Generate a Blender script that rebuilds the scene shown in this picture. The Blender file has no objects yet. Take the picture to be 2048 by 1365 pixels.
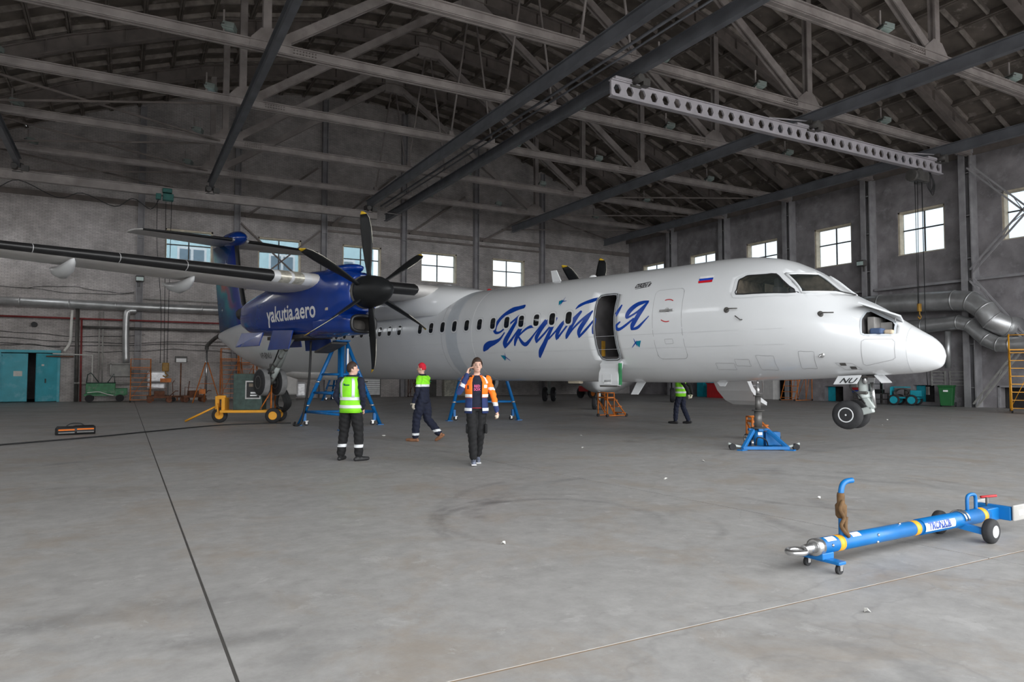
import bpy, bmesh, math, random
from mathutils import Vector, Matrix
random.seed(7)
SC = bpy.context.scene
COL = SC.collection
PI = math.pi
def R(a): return math.radians(a)

# ------------------------------------------------------------------ camera
HC = 1.52
yaw, pit, rol = R(28.9), R(2.70), R(0.1)
fw = Vector((math.sin(yaw), math.cos(yaw), 0)); rt = Vector((math.cos(yaw), -math.sin(yaw), 0)); upv = Vector((0, 0, 1))
f2 = fw*math.cos(pit) + upv*math.sin(pit); u2 = upv*math.cos(pit) - fw*math.sin(pit)
r3 = rt*math.cos(rol) + u2*math.sin(rol); u3 = u2*math.cos(rol) - rt*math.sin(rol)
cam = bpy.data.cameras.new('camera'); cam.sensor_width = 36; cam.lens = 1405/2048*36; cam.clip_end = 400
co = bpy.data.objects.new('camera', cam); COL.objects.link(co)
co.matrix_world = Matrix(((r3.x, u3.x, -f2.x, 0), (r3.y, u3.y, -f2.y, 0), (r3.z, u3.z, -f2.z, HC), (0, 0, 0, 1)))
SC.camera = co

# ------------------------------------------------------------------ sky
W = bpy.data.worlds.new('overcast_sky'); SC.world = W; W.use_nodes = True
wn = W.node_tree; wn.nodes.clear()
bg = wn.nodes.new('ShaderNodeBackground'); wo = wn.nodes.new('ShaderNodeOutputWorld')
tc = wn.nodes.new('ShaderNodeTexCoord'); nz = wn.nodes.new('ShaderNodeTexNoise'); cr = wn.nodes.new('ShaderNodeValToRGB')
nz.inputs['Scale'].default_value = 3.0; nz.inputs['Detail'].default_value = 5
cr.color_ramp.elements[0].position = .35; cr.color_ramp.elements[0].color = (.84, .92, 1.0, 1)
cr.color_ramp.elements[1].position = .6; cr.color_ramp.elements[1].color = (1.0, .99, .97, 1)
wn.links.new(tc.outputs['Generated'], nz.inputs['Vector']); wn.links.new(nz.outputs[0], cr.inputs[0])
wn.links.new(cr.outputs[0], bg.inputs[0]); wn.links.new(bg.outputs[0], wo.inputs[0])
bg.inputs[1].default_value = 2.6
# a portal in the open hangar doorway only steers the sky sampling, it emits nothing itself
pl = bpy.data.lights.new('doorway_portal', 'AREA'); pl.shape = 'RECTANGLE'; pl.size = 43; pl.size_y = 11.4; pl.cycles.is_portal = True
po = bpy.data.objects.new('doorway_portal', pl); COL.objects.link(po); po.location = (13.7, -3.4, 5.7); po.rotation_euler = (R(90), 0, 0)
SC.view_settings.view_transform = 'Standard'; SC.view_settings.look = 'None'
SC.view_settings.gamma = 1; SC.view_settings.use_curve_mapping = False
SC.view_settings.exposure = 1.05

# ------------------------------------------------------------------ materials
MATS = {}
def mat(name, col, rough=.55, metal=0., var=.12, vscale=4., bump=0., bscale=30., col2=None, spec=.5, coat=0., c2lo=.5, c2hi=.7, c2scale=2.):
    if name in MATS: return MATS[name]
    m = bpy.data.materials.new(name); m.use_nodes = True; nt = m.node_tree; b = nt.nodes['Principled BSDF']
    b.inputs['Roughness'].default_value = rough; b.inputs['Metallic'].default_value = metal
    b.inputs['Specular IOR Level'].default_value = spec; b.inputs['Coat Weight'].default_value = coat
    g = nt.nodes.new('ShaderNodeNewGeometry'); src = g.outputs['Position']
    n = nt.nodes.new('ShaderNodeTexNoise'); n.inputs['Scale'].default_value = vscale; n.inputs['Detail'].default_value = 5
    nt.links.new(src, n.inputs['Vector'])
    r = nt.nodes.new('ShaderNodeValToRGB'); r.color_ramp.elements[0].position = .3; r.color_ramp.elements[1].position = .7
    r.color_ramp.elements[0].color = [max(0, c*(1-var)) for c in col]+[1]; r.color_ramp.elements[1].color = [min(1, c*(1+var)) for c in col]+[1]
    nt.links.new(n.outputs[0], r.inputs[0]); out = r.outputs[0]
    if col2:
        n2 = nt.nodes.new('ShaderNodeTexNoise'); n2.inputs['Scale'].default_value = c2scale; n2.inputs['Detail'].default_value = 8; n2.inputs['Roughness'].default_value = .65
        nt.links.new(src, n2.inputs['Vector'])
        r2 = nt.nodes.new('ShaderNodeValToRGB'); r2.color_ramp.elements[0].position = c2lo; r2.color_ramp.elements[1].position = c2hi
        r2.color_ramp.elements[0].color = (0, 0, 0, 1); r2.color_ramp.elements[1].color = (1, 1, 1, 1)
        nt.links.new(n2.outputs[0], r2.inputs[0])
        mx = nt.nodes.new('ShaderNodeMixRGB'); nt.links.new(r2.outputs[0], mx.inputs[0]); nt.links.new(out, mx.inputs[1]); mx.inputs[2].default_value = (*col2, 1)
        out = mx.outputs[0]
    nt.links.new(out, b.inputs['Base Color'])
    if bump:
        nb = nt.nodes.new('ShaderNodeTexNoise'); nb.inputs['Scale'].default_value = bscale; nb.inputs['Detail'].default_value = 6
        nt.links.new(src, nb.inputs['Vector']); bp = nt.nodes.new('ShaderNodeBump'); bp.inputs['Strength'].default_value = bump; bp.inputs['Distance'].default_value = .03
        nt.links.new(nb.outputs[0], bp.inputs['Height']); nt.links.new(bp.outputs[0], b.inputs['Normal'])
    MATS[name] = m; return m

def concrete():
    m = bpy.data.materials.new('concrete_floor'); m.use_nodes = True; nt = m.node_tree; b = nt.nodes['Principled BSDF']; L = nt.links
    def node(t, **k):
        q = nt.nodes.new(t)
        for a, v in k.items(): setattr(q, a, v)
        return q
    g = node('ShaderNodeNewGeometry'); pos = g.outputs['Position']
    def noise(sc, det=6, rough=.6, dist=0):
        q = node('ShaderNodeTexNoise'); q.inputs['Scale'].default_value = sc; q.inputs['Detail'].default_value = det; q.inputs['Roughness'].default_value = rough
        q.inputs['Distortion'].default_value = dist; L.new(pos, q.inputs['Vector']); return q.outputs[0]
    def ramp(v, p0, c0, p1, c1):
        q = node('ShaderNodeValToRGB'); e = q.color_ramp.elements; e[0].position, e[1].position = p0, p1; e[0].color, e[1].color = (*c0, 1), (*c1, 1); L.new(v, q.inputs[0]); return q.outputs[0]
    def mix(f, a, c, mode='MIX'):
        q = node('ShaderNodeMixRGB', blend_type=mode)
        for i, v in enumerate((f, a, c)):
            if hasattr(v, 'links'): L.new(v, q.inputs[i])
            else: q.inputs[i].default_value = v if i == 0 else (*v, 1)
        return q.outputs[0]
    def mth(op, a, c=0.):
        q = node('ShaderNodeMath', operation=op)
        for i, v in enumerate((a, c)):
            if hasattr(v, 'links'): L.new(v, q.inputs[i])
            else: q.inputs[i].default_value = v
        return q.outputs[0]
    base = ramp(noise(.55), .3, (.295, .285, .275), .72, (.405, .395, .385))
    base = mix(.55, base, ramp(noise(5, 9, .75), .3, (.235, .228, .22), .7, (.45, .44, .43)))
    base = mix(mth('MULTIPLY', ramp(noise(.9, 8, .7, .6), .50, (0, 0, 0), .66, (1, 1, 1)), .55), base, (.31, .255, .20))
    base = mix(mth('MULTIPLY', ramp(noise(.28, 5, .6), .52, (0, 0, 0), .68, (1, 1, 1)), .32), base, (.17, .165, .16))
    base = mix(mth('MULTIPLY', ramp(noise(2.6, 9, .75, .4), .59, (0, 0, 0), .63, (1, 1, 1)), .45), base, (.46, .45, .44))
    base = mix(mth('MULTIPLY', ramp(noise(9, 10, .8, .3), .60, (0, 0, 0), .68, (1, 1, 1)), .5), base, (.15, .14, .13))
    sx = node('ShaderNodeSeparateXYZ'); L.new(pos, sx.inputs[0])
    wob = mth('MULTIPLY', mth('SUBTRACT', noise(.5, 3), .5), .5)
    brk = ramp(noise(1.3, 6, .7), .40, (0, 0, 0), .62, (1, 1, 1))
    brk = mth('MULTIPLY', brk, ramp(noise(.33, 2, .5), .46, (0, 0, 0), .58, (1, 1, 1)))
    # rubber tyre tracks left by turning vehicles: rings with their own centre, radius and width
    for (cx, cy, rad, wd, amt) in ((6.3, 5.2, 3.4, .16, .40), (6.4, 5.3, 3.9, .10, .30), (.2, 2.2, 3.0, .22, .28), (3.9, 6.3, 1.15, .10, .45), (4.1, 6.2, 1.5, .06, .35), (8.3, 6.4, 1.6, .08, .35), (1.5, 9.5, 5.2, .14, .28),
                                (14, 2, 7.6, .14, .30), (14.2, 2.1, 8.8, .12, .30), (15, 9, 6.2, .16, .22), (-2, 7, 4.2, .2, .2), (9, 18, 5.5, .2, .2), (2.2, 3.0, 1.6, .12, .22)):
        d = mth('SQRT', mth('ADD', mth('POWER', mth('SUBTRACT', sx.outputs[0], cx), 2.), mth('POWER', mth('SUBTRACT', sx.outputs[1], cy), 2.)))
        d = mth('ABSOLUTE', mth('SUBTRACT', mth('ADD', d, wob), rad))
        f = mth('MAXIMUM', mth('SUBTRACT', 1., mth('DIVIDE', d, wd)), 0.)
        f = mth('MULTIPLY', mth('MULTIPLY', mth('POWER', f, .6), brk), amt*1.45)
        base = mix(f, base, (.10, .098, .097))
    vo = node('ShaderNodeTexVoronoi', feature='DISTANCE_TO_EDGE'); vo.inputs['Scale'].default_value = .16
    mp = node('ShaderNodeVectorMath', operation='ADD'); nv = node('ShaderNodeTexNoise'); nv.inputs['Scale'].default_value = .8; nv.inputs['Detail'].default_value = 6; L.new(pos, nv.inputs['Vector'])
    sc = node('ShaderNodeVectorMath', operation='SCALE'); L.new(nv.outputs['Color'], sc.inputs[0]); sc.inputs['Scale'].default_value = 1.6
    L.new(pos, mp.inputs[0]); L.new(sc.outputs[0], mp.inputs[1]); L.new(mp.outputs[0], vo.inputs['Vector'])
    base = mix(mth('MULTIPLY', ramp(vo.outputs['Distance'], .0008, (1, 1, 1), .0026, (0, 0, 0)), .3), base, (.2, .195, .19))
    L.new(base, b.inputs['Base Color'])
    L.new(ramp(noise(.8, 6), .3, (.42, .42, .42), .7, (.62, .62, .62)), b.inputs['Roughness'])
    bp = node('ShaderNodeBump'); bp.inputs['Strength'].default_value = .12; bp.inputs['Distance'].default_value = .02; L.new(noise(18, 8, .7), bp.inputs['Height']); L.new(bp.outputs[0], b.inputs['Normal'])
    MATS['floor'] = m; return m

def brickwall(name, c1, c2, cm, along):   # whitewashed brick, far away: courses as fine relief only
    m = bpy.data.materials.new(name); m.use_nodes = True; nt = m.node_tree; b = nt.nodes['Principled BSDF']; L = nt.links
    g = nt.nodes.new('ShaderNodeNewGeometry'); s = nt.nodes.new('ShaderNodeSeparateXYZ'); L.new(g.outputs['Position'], s.inputs[0])
    c = nt.nodes.new('ShaderNodeCombineXYZ'); L.new(s.outputs[along], c.inputs[0]); L.new(s.outputs[2], c.inputs[1])
    br = nt.nodes.new('ShaderNodeTexBrick'); br.inputs['Scale'].default_value = 1; br.inputs['Brick Width'].default_value = .26; br.inputs['Row Height'].default_value = .078; br.inputs['Mortar Size'].default_value = .009
    br.inputs['Color1'].default_value = (*c1, 1); br.inputs['Color2'].default_value = (*c2, 1); br.inputs['Mortar'].default_value = (*cm, 1); L.new(c.outputs[0], br.inputs['Vector'])
    n = nt.nodes.new('ShaderNodeTexNoise'); n.inputs['Scale'].default_value = .7; n.inputs['Detail'].default_value = 9; n.inputs['Roughness'].default_value = .7; L.new(g.outputs['Position'], n.inputs['Vector'])
    r = nt.nodes.new('ShaderNodeValToRGB'); r.color_ramp.elements[0].position = .3; r.color_ramp.elements[1].position = .7; r.color_ramp.elements[0].color = (.48, .47, .46, 1); r.color_ramp.elements[1].color = (1.25, 1.24, 1.25, 1); L.new(n.outputs[0], r.inputs[0])
    mx = nt.nodes.new('ShaderNodeMixRGB'); mx.blend_type = 'MULTIPLY'; mx.inputs[0].default_value = .85; L.new(br.outputs[0], mx.inputs[1]); L.new(r.outputs[0], mx.inputs[2])
    L.new(mx.outputs[0], b.inputs['Base Color']); b.inputs['Roughness'].default_value = .85
    bp = nt.nodes.new('ShaderNodeBump'); bp.inputs['Strength'].default_value = .7; bp.inputs['Distance'].default_value = .04; L.new(br.outputs['Fac'], bp.inputs['Height']); bp.invert = True; L.new(bp.outputs[0], b.inputs['Normal'])
    MATS[name] = m; return m

def glass(name, col, alpha, rough=.05, tint=(1, 1, 1)):
    m = bpy.data.materials.new(name); m.use_nodes = True; nt = m.node_tree; b = nt.nodes['Principled BSDF']
    b.inputs['Base Color'].default_value = (*col, 1); b.inputs['Roughness'].default_value = rough
    t = nt.nodes.new('ShaderNodeBsdfTransparent'); t.inputs[0].default_value = (*tint, 1); mx = nt.nodes.new('ShaderNodeMixShader'); mx.inputs[0].default_value = alpha
    nt.links.new(t.outputs[0], mx.inputs[1]); nt.links.new(b.outputs[0], mx.inputs[2]); nt.links.new(mx.outputs[0], nt.nodes['Material Output'].inputs[0])
    MATS[name] = m; return m

concrete()
brickwall('brick_back', (.64, .60, .585), (.53, .495, .48), (.37, .345, .33), 0)
mat('plaster', (.28, .262, .27), .9, var=.3, vscale=1.2, bump=.8, bscale=5, col2=(.42, .40, .42), c2scale=1.6, c2lo=.55, c2hi=.75)
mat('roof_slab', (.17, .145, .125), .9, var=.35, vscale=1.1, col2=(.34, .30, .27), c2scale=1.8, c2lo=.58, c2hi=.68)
mat('roof_rib_lit', (.34, .30, .27), .9, var=.3, vscale=3); mat('left_bounce_paint', (.62, .61, .59), .85, var=.1)  # door light painted into paler ribs; left wall kept pale for added bounce
mat('truss_steel', (.33, .295, .28), .6, var=.22, vscale=1.5, col2=(.22, .19, .18), c2scale=1.2, c2lo=.5, c2hi=.75)
mat('truss_dark', (.21, .18, .165), .65, var=.25, vscale=1.5)
mat('rail_dark', (.13, .135, .15), .5, var=.2, vscale=1.5)
mat('column_grey', (.33, .32, .33), .7, var=.2, vscale=2)
mat('girder_pale', (.42, .395, .42), .55, var=.12, vscale=2)
mat('cream', (.66, .58, .45), .7, var=.15); mat('mullion', (.10, .10, .10), .6)
glass('window_glass', (.5, .55, .58), .08, .1, (.50, .53, .55))
mat('cyan_wall', (.62, .84, .88), .8, var=.06); mat('white_frame', (.9, .9, .9), .6, var=.05); mat('grey_glass', (.22, .30, .36), .15)
mat('asphalt', (.12, .11, .105), .9)
mat('white_paint', (.69, .70, .71), .22, var=.025, vscale=1.2, coat=.4)
mat('white_panel', (.66, .67, .68), .3, var=.03); mat('seam', (.42, .42, .43), .6); mat('faint_seam', (.56, .57, .58), .4); mat('joint_tan', (.26, .19, .13), .9); mat('joint_dark', (.07, .065, .06), .9)
mat('radome_white', (.71, .72, .73), .2, var=.02, coat=.4)
mat('grey_band', (.52, .55, .58), .3, var=.03)
mat('blue_paint', (.003, .040, .27), .22, var=.12, vscale=2, coat=.5); mat('letter_blue', (.003, .048, .32), .3, var=.05)
mat('teal', (.0, .22, .33), .35); mat('boot_black', (.016, .016, .017), .38, var=.2); mat('blade_black', (.014, .015, .016), .5, var=.2, spec=.3)
mat('wing_under', (.68, .66, .64), .45, var=.08); mat('wing_worn', (.55, .53, .45), .35, metal=.4, var=.3, vscale=9)
mat('ram_steel', (.13, .125, .12), .35, metal=.3, var=.2); mat('tyre', (.022, .022, .024), .8, var=.25, vscale=12); mat('tyre_grey', (.22, .22, .22), .85, var=.2); mat('rim', (.72, .73, .74), .35, var=.08)
mat('gear_grey', (.46, .50, .48), .4, var=.15); mat('steel', (.55, .55, .55), .25, metal=.9, var=.15, vscale=8); mat('dark_metal', (.08, .075, .07), .5, var=.3)
mat('soot', (.045, .04, .036), .7, var=.4); mat('interior_dark', (.06, .055, .055), .8, var=.3); mat('interior_grey', (.24, .23, .22), .7, var=.2)
mat('cockpit_brown', (.20, .16, .12), .7, var=.5, vscale=7); mat('yellow_tip', (.75, .48, .02), .5); mat('red', (.50, .02, .025), .45); mat('flag_white', (.85, .85, .85), .4); mat('flag_blue', (.01, .06, .45), .4); mat('flag_red', (.60, .01, .02), .4)
glass('cockpit_glass', (.03, .04, .04), .45); glass('cabin_glass', (.012, .013, .014), .93)
mat('jack_blue', (.003, .145, .42), .4, var=.12, vscale=5); mat('orange', (.60, .17, .02), .55, var=.25, vscale=6, col2=(.25, .08, .03), c2scale=5, c2lo=.55, c2hi=.75)
mat('rust', (.16, .065, .035), .8, var=.4, vscale=6); mat('yellow', (.80, .36, .02), .45, var=.1); mat('green_paint', (.03, .20, .075), .5, var=.3, vscale=5, col2=(.22, .26, .22), c2scale=3, c2lo=.55, c2hi=.7)
mat('bin_green', (.012, .12, .03), .45, var=.1); mat('dark_green', (.035, .065, .055), .5, var=.3, vscale=9); mat('turquoise', (.055, .42, .52), .45, var=.12, vscale=2, col2=(.22, .56, .66), c2scale=1.5, c2lo=.55, c2hi=.75)
mat('teal_paint', (.01, .36, .46), .45, var=.15); mat('duct', (.50, .50, .50), .38, metal=.65, var=.2, vscale=2); mat('pipe_grey', (.36, .35, .33), .5, var=.2); mat('pipe_red', (.22, .03, .03), .6, var=.2); mat('black', (.015, .015, .016), .55, var=.3)
mat('foil', (.80, .80, .82), .35, metal=.3, var=.15, vscale=6, bump=.6, bscale=8); mat('paper', (.75, .74, .70), .8); mat('hook_yellow', (.32, .17, .02), .5, var=.3); mat('hoist_green', (.02, .14, .12), .5, var=.3)
mat('skin', (.62, .38, .29), .55, var=.06, vscale=10); mat('hair', (.035, .018, .011), .7, var=.3, vscale=40); mat('navy', (.006, .009, .026), .85, var=.25, vscale=14); mat('black_cloth', (.006, .006, .007), .85, var=.3, vscale=14)
mat('jacket_navy', (.018, .035, .13), .8, var=.2, vscale=12); mat('hiviz_green', (.26, .80, .02), .75, var=.12, vscale=9); mat('hiviz_orange', (.95, .20, .01), .75, var=.1, vscale=9); mat('reflect', (.74, .76, .78), .45, var=.06)
mat('beanie', (.55, .01, .03), .85, var=.2, vscale=30); mat('boot_brown', (.26, .12, .06), .7, var=.25, vscale=14); mat('glove', (.62, .56, .46), .85, var=.1); mat('eye', (.03, .02, .02), .3); mat('lip', (.45, .20, .17), .5); mat('shoe_grey', (.16, .18, .24), .6, var=.3); mat('pink', (.75, .12, .28), .7); mat('logo_green', (.01, .12, .06), .8)
mat('strap', (.12, .065, .025), .85, var=.3, vscale=20); mat('lamp_body', (.28, .33, .31), .5); mat('lamp_lens', (.55, .68, .64), .2); mat('tan_fabric', (.62, .50, .36), .8); mat('denim', (.06, .10, .20), .8)

# ------------------------------------------------------------------ geometry helpers
def frame(d):
    d = Vector(d).normalized(); a = Vector((0, 0, 1)) if abs(d.z) < .95 else Vector((1, 0, 0))
    x = a.cross(d).normalized(); return x, d.cross(x)
class MB:
    def __init__(s): s.v = []; s.f = []; s.m = []; s.sm = []
    def add(s, vs, fs, mi=0, smooth=False):
        o = len(s.v); s.v += [tuple(v) for v in vs]; s.f += [tuple(i+o for i in f) for f in fs]; s.m += [mi]*len(fs); s.sm += [smooth]*len(fs); return s
    def box(s, c, d, rz=0, mi=0, M=None):
        x, y, z = d[0]/2, d[1]/2, d[2]/2
        vs = [Vector((a*x, b*y, e*z)) for e in (-1, 1) for a, b in ((-1, -1), (1, -1), (1, 1), (-1, 1))]
        if rz: vs = [Matrix.Rotation(rz, 3, 'Z')@v for v in vs]
        if M: vs = [M@v for v in vs]
        c = Vector(c); return s.add([v+c for v in vs], [(3, 2, 1, 0), (4, 5, 6, 7), (0, 1, 5, 4), (1, 2, 6, 5), (2, 3, 7, 6), (3, 0, 4, 7)], mi)
    def box2(s, a, b, mi=0):
        return s.box([(a[i]+b[i])/2 for i in range(3)], [abs(b[i]-a[i]) for i in range(3)], 0, mi)
    def bar(s, a, b, w, h, mi=0, up=None):  # rectangular member from a to b
        a, b = Vector(a), Vector(b); d = (b-a).normalized(); u = Vector(up) if up else (Vector((0, 0, 1)) if abs(d.z) < .98 else Vector((0, 1, 0)))
        x = d.cross(u).normalized()*w/2; y = x.cross(d).normalized()*h/2
        vs = [p+sx*x+sy*y for p in (a, b) for sx, sy in ((-1, -1), (1, -1), (1, 1), (-1, 1))]
        return s.add(vs, [(0, 1, 2, 3), (7, 6, 5, 4), (0, 4, 5, 1), (1, 5, 6, 2), (2, 6, 7, 3), (3, 7, 4, 0)], mi)
    def tube(s, pts, r, n=10, mi=0, closed=False, cap=True, smooth=True):
        P = [Vector(p) for p in pts]; rr = r if isinstance(r, (list, tuple)) else [r]*len(P); rings = []; px = None
        for i, p in enumerate(P):
            if closed: d = P[(i+1) % len(P)]-P[i-1]
            else: d = (P[i+1]-p if i == 0 else p-P[i-1] if i == len(P)-1 else (P[i+1]-p).normalized()+(p-P[i-1]).normalized())
            d = d.normalized() if d.length > 1e-9 else Vector((0, 0, 1))
            if px is None: x, y = frame(d)
            else:
                x = px-d*px.dot(d); x = x.normalized() if x.length > 1e-6 else frame(d)[0]; y = d.cross(x)
            px = x; rings.append([p+rr[i]*(math.cos(2*PI*k/n)*x+math.sin(2*PI*k/n)*y) for k in range(n)])
        vs = [v for q in rings for v in q]; fs = []; m = len(P)
        for i in range(m if closed else m-1):
            j = (i+1) % m
            for k in range(n): l = (k+1) % n; fs.append((i*n+k, i*n+l, j*n+l, j*n+k))
        s.add(vs, fs, mi, smooth)
        if cap and not closed:
            s.add(rings[0], [tuple(reversed(range(n)))], mi); s.add(rings[-1], [tuple(range(n))], mi)
        return s
    def cyl(s, a, b, r, n=16, mi=0, r2=None): return s.tube([a, b], [r, r if r2 is None else r2], n, mi)
    def lathe(s, o, ax, prof, n=20, mi=0, smooth=True):   # prof: (axial, radius)
        o = Vector(o); ax = Vector(ax).normalized(); x, y = frame(ax); vs = []
        for a, r in prof: vs += [o+ax*a+max(r, 1e-4)*(math.cos(2*PI*k/n)*x+math.sin(2*PI*k/n)*y) for k in range(n)]
        fs = [(i*n+k, i*n+(k+1) % n, (i+1)*n+(k+1) % n, (i+1)*n+k) for i in range(len(prof)-1) for k in range(n)]
        s.add(vs, fs, mi, smooth); s.add(vs[:n], [tuple(reversed(range(n)))], mi); s.add(vs[-n:], [tuple(range(n))], mi); return s
    def prism(s, poly, axis, a, b, mi=0):  # 2D polygon extruded along axis (0,1,2) from a to b
        def mk(p, t):
            q = [p[0], p[1]]; q.insert(axis, t); return q
        n = len(poly); vs = [mk(p, a) for p in poly]+[mk(p, b) for p in poly]
        return s.add(vs, [tuple(reversed(range(n))), tuple(range(n, 2*n))]+[(i, (i+1) % n, n+(i+1) % n, n+i) for i in range(n)], mi)
    def loft(s, rings, mi=0, smooth=True, cap=True, closed=True):
        n = len(rings[0]); vs = [v for q in rings for v in q]; kk = n if closed else n-1
        fs = [(i*n+k, i*n+(k+1) % n, (i+1)*n+(k+1) % n, (i+1)*n+k) for i in range(len(rings)-1) for k in range(kk)]
        s.add(vs, fs, mi, smooth)
        if cap and closed: s.add(rings[0], [tuple(reversed(range(n)))], mi); s.add(rings[-1], [tuple(range(n))], mi)
        return s
    def ell(s, c, r, n=16, m=10, mi=0, M=None):
        c = Vector(c); vs = []
        for i in range(m+1):
            t = PI*i/m
            for k in range(n):
                v = Vector((r[0]*math.sin(t)*math.cos(2*PI*k/n), r[1]*math.sin(t)*math.sin(2*PI*k/n), r[2]*math.cos(t)))
                vs.append(c+(M@v if M else v))
        return s.add(vs, [(i*n+k, (i+1)*n+k, (i+1)*n+(k+1) % n, i*n+(k+1) % n) for i in range(m) for k in range(n)], mi, True)
    def mesh(s, name, mats):
        me = bpy.data.meshes.new(name); me.from_pydata(s.v, [], s.f)
        for m in (mats if isinstance(mats, (list, tuple)) else [mats]): me.materials.append(MATS[m])
        me.polygons.foreach_set('material_index', s.m); me.polygons.foreach_set('use_smooth', s.sm)
        bm = bmesh.new(); bm.from_mesh(me); bmesh.ops.remove_doubles(bm, verts=bm.verts, dist=1e-5)
        bmesh.ops.recalc_face_normals(bm, faces=bm.faces); bm.to_mesh(me); bm.free(); me.update(); return me
    def build(s, name, mats, parent=None, bevel=0.):
        return link(name, s.mesh(name, mats), parent, bevel)
def link(name, me, parent=None, bevel=0.):
    o = bpy.data.objects.new(name, me); COL.objects.link(o)
    if parent: o.parent = parent
    if bevel:
        b = o.modifiers.new('edge', 'BEVEL'); b.width = bevel; b.segments = 2; b.limit_method = 'ANGLE'
    return o
def tag(o, label=None, cat=None, group=None, kind=None):
    if label: o['label'] = label
    if cat: o['category'] = cat
    if group: o['group'] = group
    if kind: o['kind'] = kind
    return o
def empty(name, loc=(0, 0, 0), rz=0, label=None, cat=None, group=None):
    e = bpy.data.objects.new(name, None); COL.objects.link(e); e.location = loc; e.rotation_euler = (0, 0, rz); e.empty_display_size = .2
    return tag(e, label, cat, group)
def copy_tree(o, parent=None):
    c = o.copy(); COL.objects.link(c); c.parent = parent
    for ch in list(o.children): copy_tree(ch, c)
    return c
def struct(name, mb, m, parent=None):
    o = mb.build(name, m, parent)
    if not parent: o['kind'] = 'structure'
    return o
def B(name, m, parent, *boxes, bevel=0.):
    q = MB()
    for c, d in boxes: q.box(c, d)
    return q.build(name, m, parent, bevel)
def T(name, m, parent, pts, r, n=10):
    return MB().tube(pts, r, n).build(name, m, parent)
def spline(pts, k=6, closed=False):
    P = [Vector(p) for p in pts]; out = []; n = len(P)
    for i in range(n if closed else n-1):
        a, b, c, d = (P[(i-1) % n], P[i], P[(i+1) % n], P[(i+2) % n]) if closed else (P[max(i-1, 0)], P[i], P[i+1], P[min(i+2, n-1)])
        for j in range(k):
            t = j/k; out.append(.5*((2*b)+(c-a)*t+(2*a-5*b+4*c-d)*t*t+(3*b-a-3*c+d)*t**3))
    if not closed: out.append(P[-1])
    return out
def text_mesh(body, size, name, extrude=0., shear=0., bold=0.):
    c = bpy.data.curves.new(name, 'FONT'); c.body = body; c.size = size; c.align_x = 'CENTER'; c.align_y = 'CENTER'; c.extrude = extrude; c.shear = shear; c.offset = bold*size; c.resolution_u = 3
    o = bpy.data.objects.new(name, c); COL.objects.link(o); dg = bpy.context.evaluated_depsgraph_get(); me = bpy.data.meshes.new_from_object(o.evaluated_get(dg)); bpy.data.objects.remove(o); bpy.data.curves.remove(c)
    return me
def text(body, size, name, m, parent, M, bold=0., shear=0.):
    me = text_mesh(body, size, name, .001, shear, bold)
    me.transform(M); me.materials.clear(); me.materials.append(MATS[m]); return link(name, me, parent)
# ================================================================== HANGAR
XL, XR, YB, YF, XC = -8.1, 35.5, 44.8, -3.5, 13.7
RP = [(0, 19.5), (5.5, 18.95), (10.5, 17.75), (16, 15.75), (22.3, 12.9)]
def roof_z(x):
    d = abs(x-XC)
    for (a, za), (b, zb) in zip(RP, RP[1:]):
        if d <= b: return za+(zb-za)*(d-a)/(b-a)
    return RP[-1][1]
# ---- floor of cast slabs with recessed joints
fl = struct('floor', MB().box2((XL-1, YF-30, -.5), (XR+1, YB+.6, -.06)), 'asphalt')
jx = [XL-.4, -5.1, .53, None, 11.9, 17.6, 23.3, 29.0, XR+.4]
def jxx(i, y): return 6.55-.085*(y-.6) if jx[i] is None else jx[i]
jy = [YF-24, YF-10, 3.25, 24.2, YB+.3]
for i in range(len(jx)-1):
    for k in range(len(jy)-1):
        g = .009; y0, y1 = jy[k]+g, jy[k+1]-g
        lo = [(jxx(i, y0)+g, y0), (jxx(i+1, y0)-g, y0), (jxx(i+1, y1)-g, y1), (jxx(i, y1)+g, y1)]
        m = MB(); m.prism(lo, 2, -.1, 0); o = m.build('slab', 'floor', fl, .002)
for i in range(1, len(jx)-1):
    for k in range(len(jy)-1): MB().prism([(jxx(i, jy[k])-.009, jy[k]), (jxx(i, jy[k])+.009, jy[k]), (jxx(i, jy[k+1])+.009, jy[k+1]), (jxx(i, jy[k+1])-.009, jy[k+1])], 2, -.06, -.006).build('joint_filler', 'joint_dark', fl)
for y in jy[1:-1]: MB().box2((XL-.4, y-.0085, -.058), (XR+.4, y+.0085, -.003)).build('joint_filler', 'joint_tan', fl)
# ---- walls with openings
def wall(name, u0, u1, z0, ztop, holes, put, th, m, keep=None):
    us = sorted(set([u0, u1]+[h[i] for h in holes for i in (0, 1)])); 
    fin = []
    for a, b in zip(us, us[1:]):
        n = max(1, int((b-a)/1.5)); fin += [a+(b-a)*k/n for k in range(n)]
    fin.append(u1); mb = MB()
    for a, b in zip(fin, fin[1:]):
        mid = (a+b)/2; hz = sorted((h[2], h[3]) for h in holes if h[0] < mid < h[1]); segs = []; z = z0
        for h0, h1 in hz:
            if h0 > z: segs.append((z, h0, z, h0))
            z = h1
        segs.append((z, ztop(a), z, ztop(b)))
        for za0, za1, zb0, zb1 in segs:
            vs = [put(a, za0, 0), put(b, zb0, 0), put(b, zb1, 0), put(a, za1, 0), put(a, za0, th), put(b, zb0, th), put(b, zb1, th), put(a, za1, th)]
            mb.add(vs, [(0, 1, 2, 3), (7, 6, 5, 4), (0, 4, 5, 1), (1, 5, 6, 2), (2, 6, 7, 3), (3, 7, 4, 0)])
    return struct(name, mb, m)
BW = [(1.9, 4.45), (7.0, 9.58), (12.2, 14.8), (17.6, 20.3), (23.1, 25.8)]
BZ = (7.85, 9.9)
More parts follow.
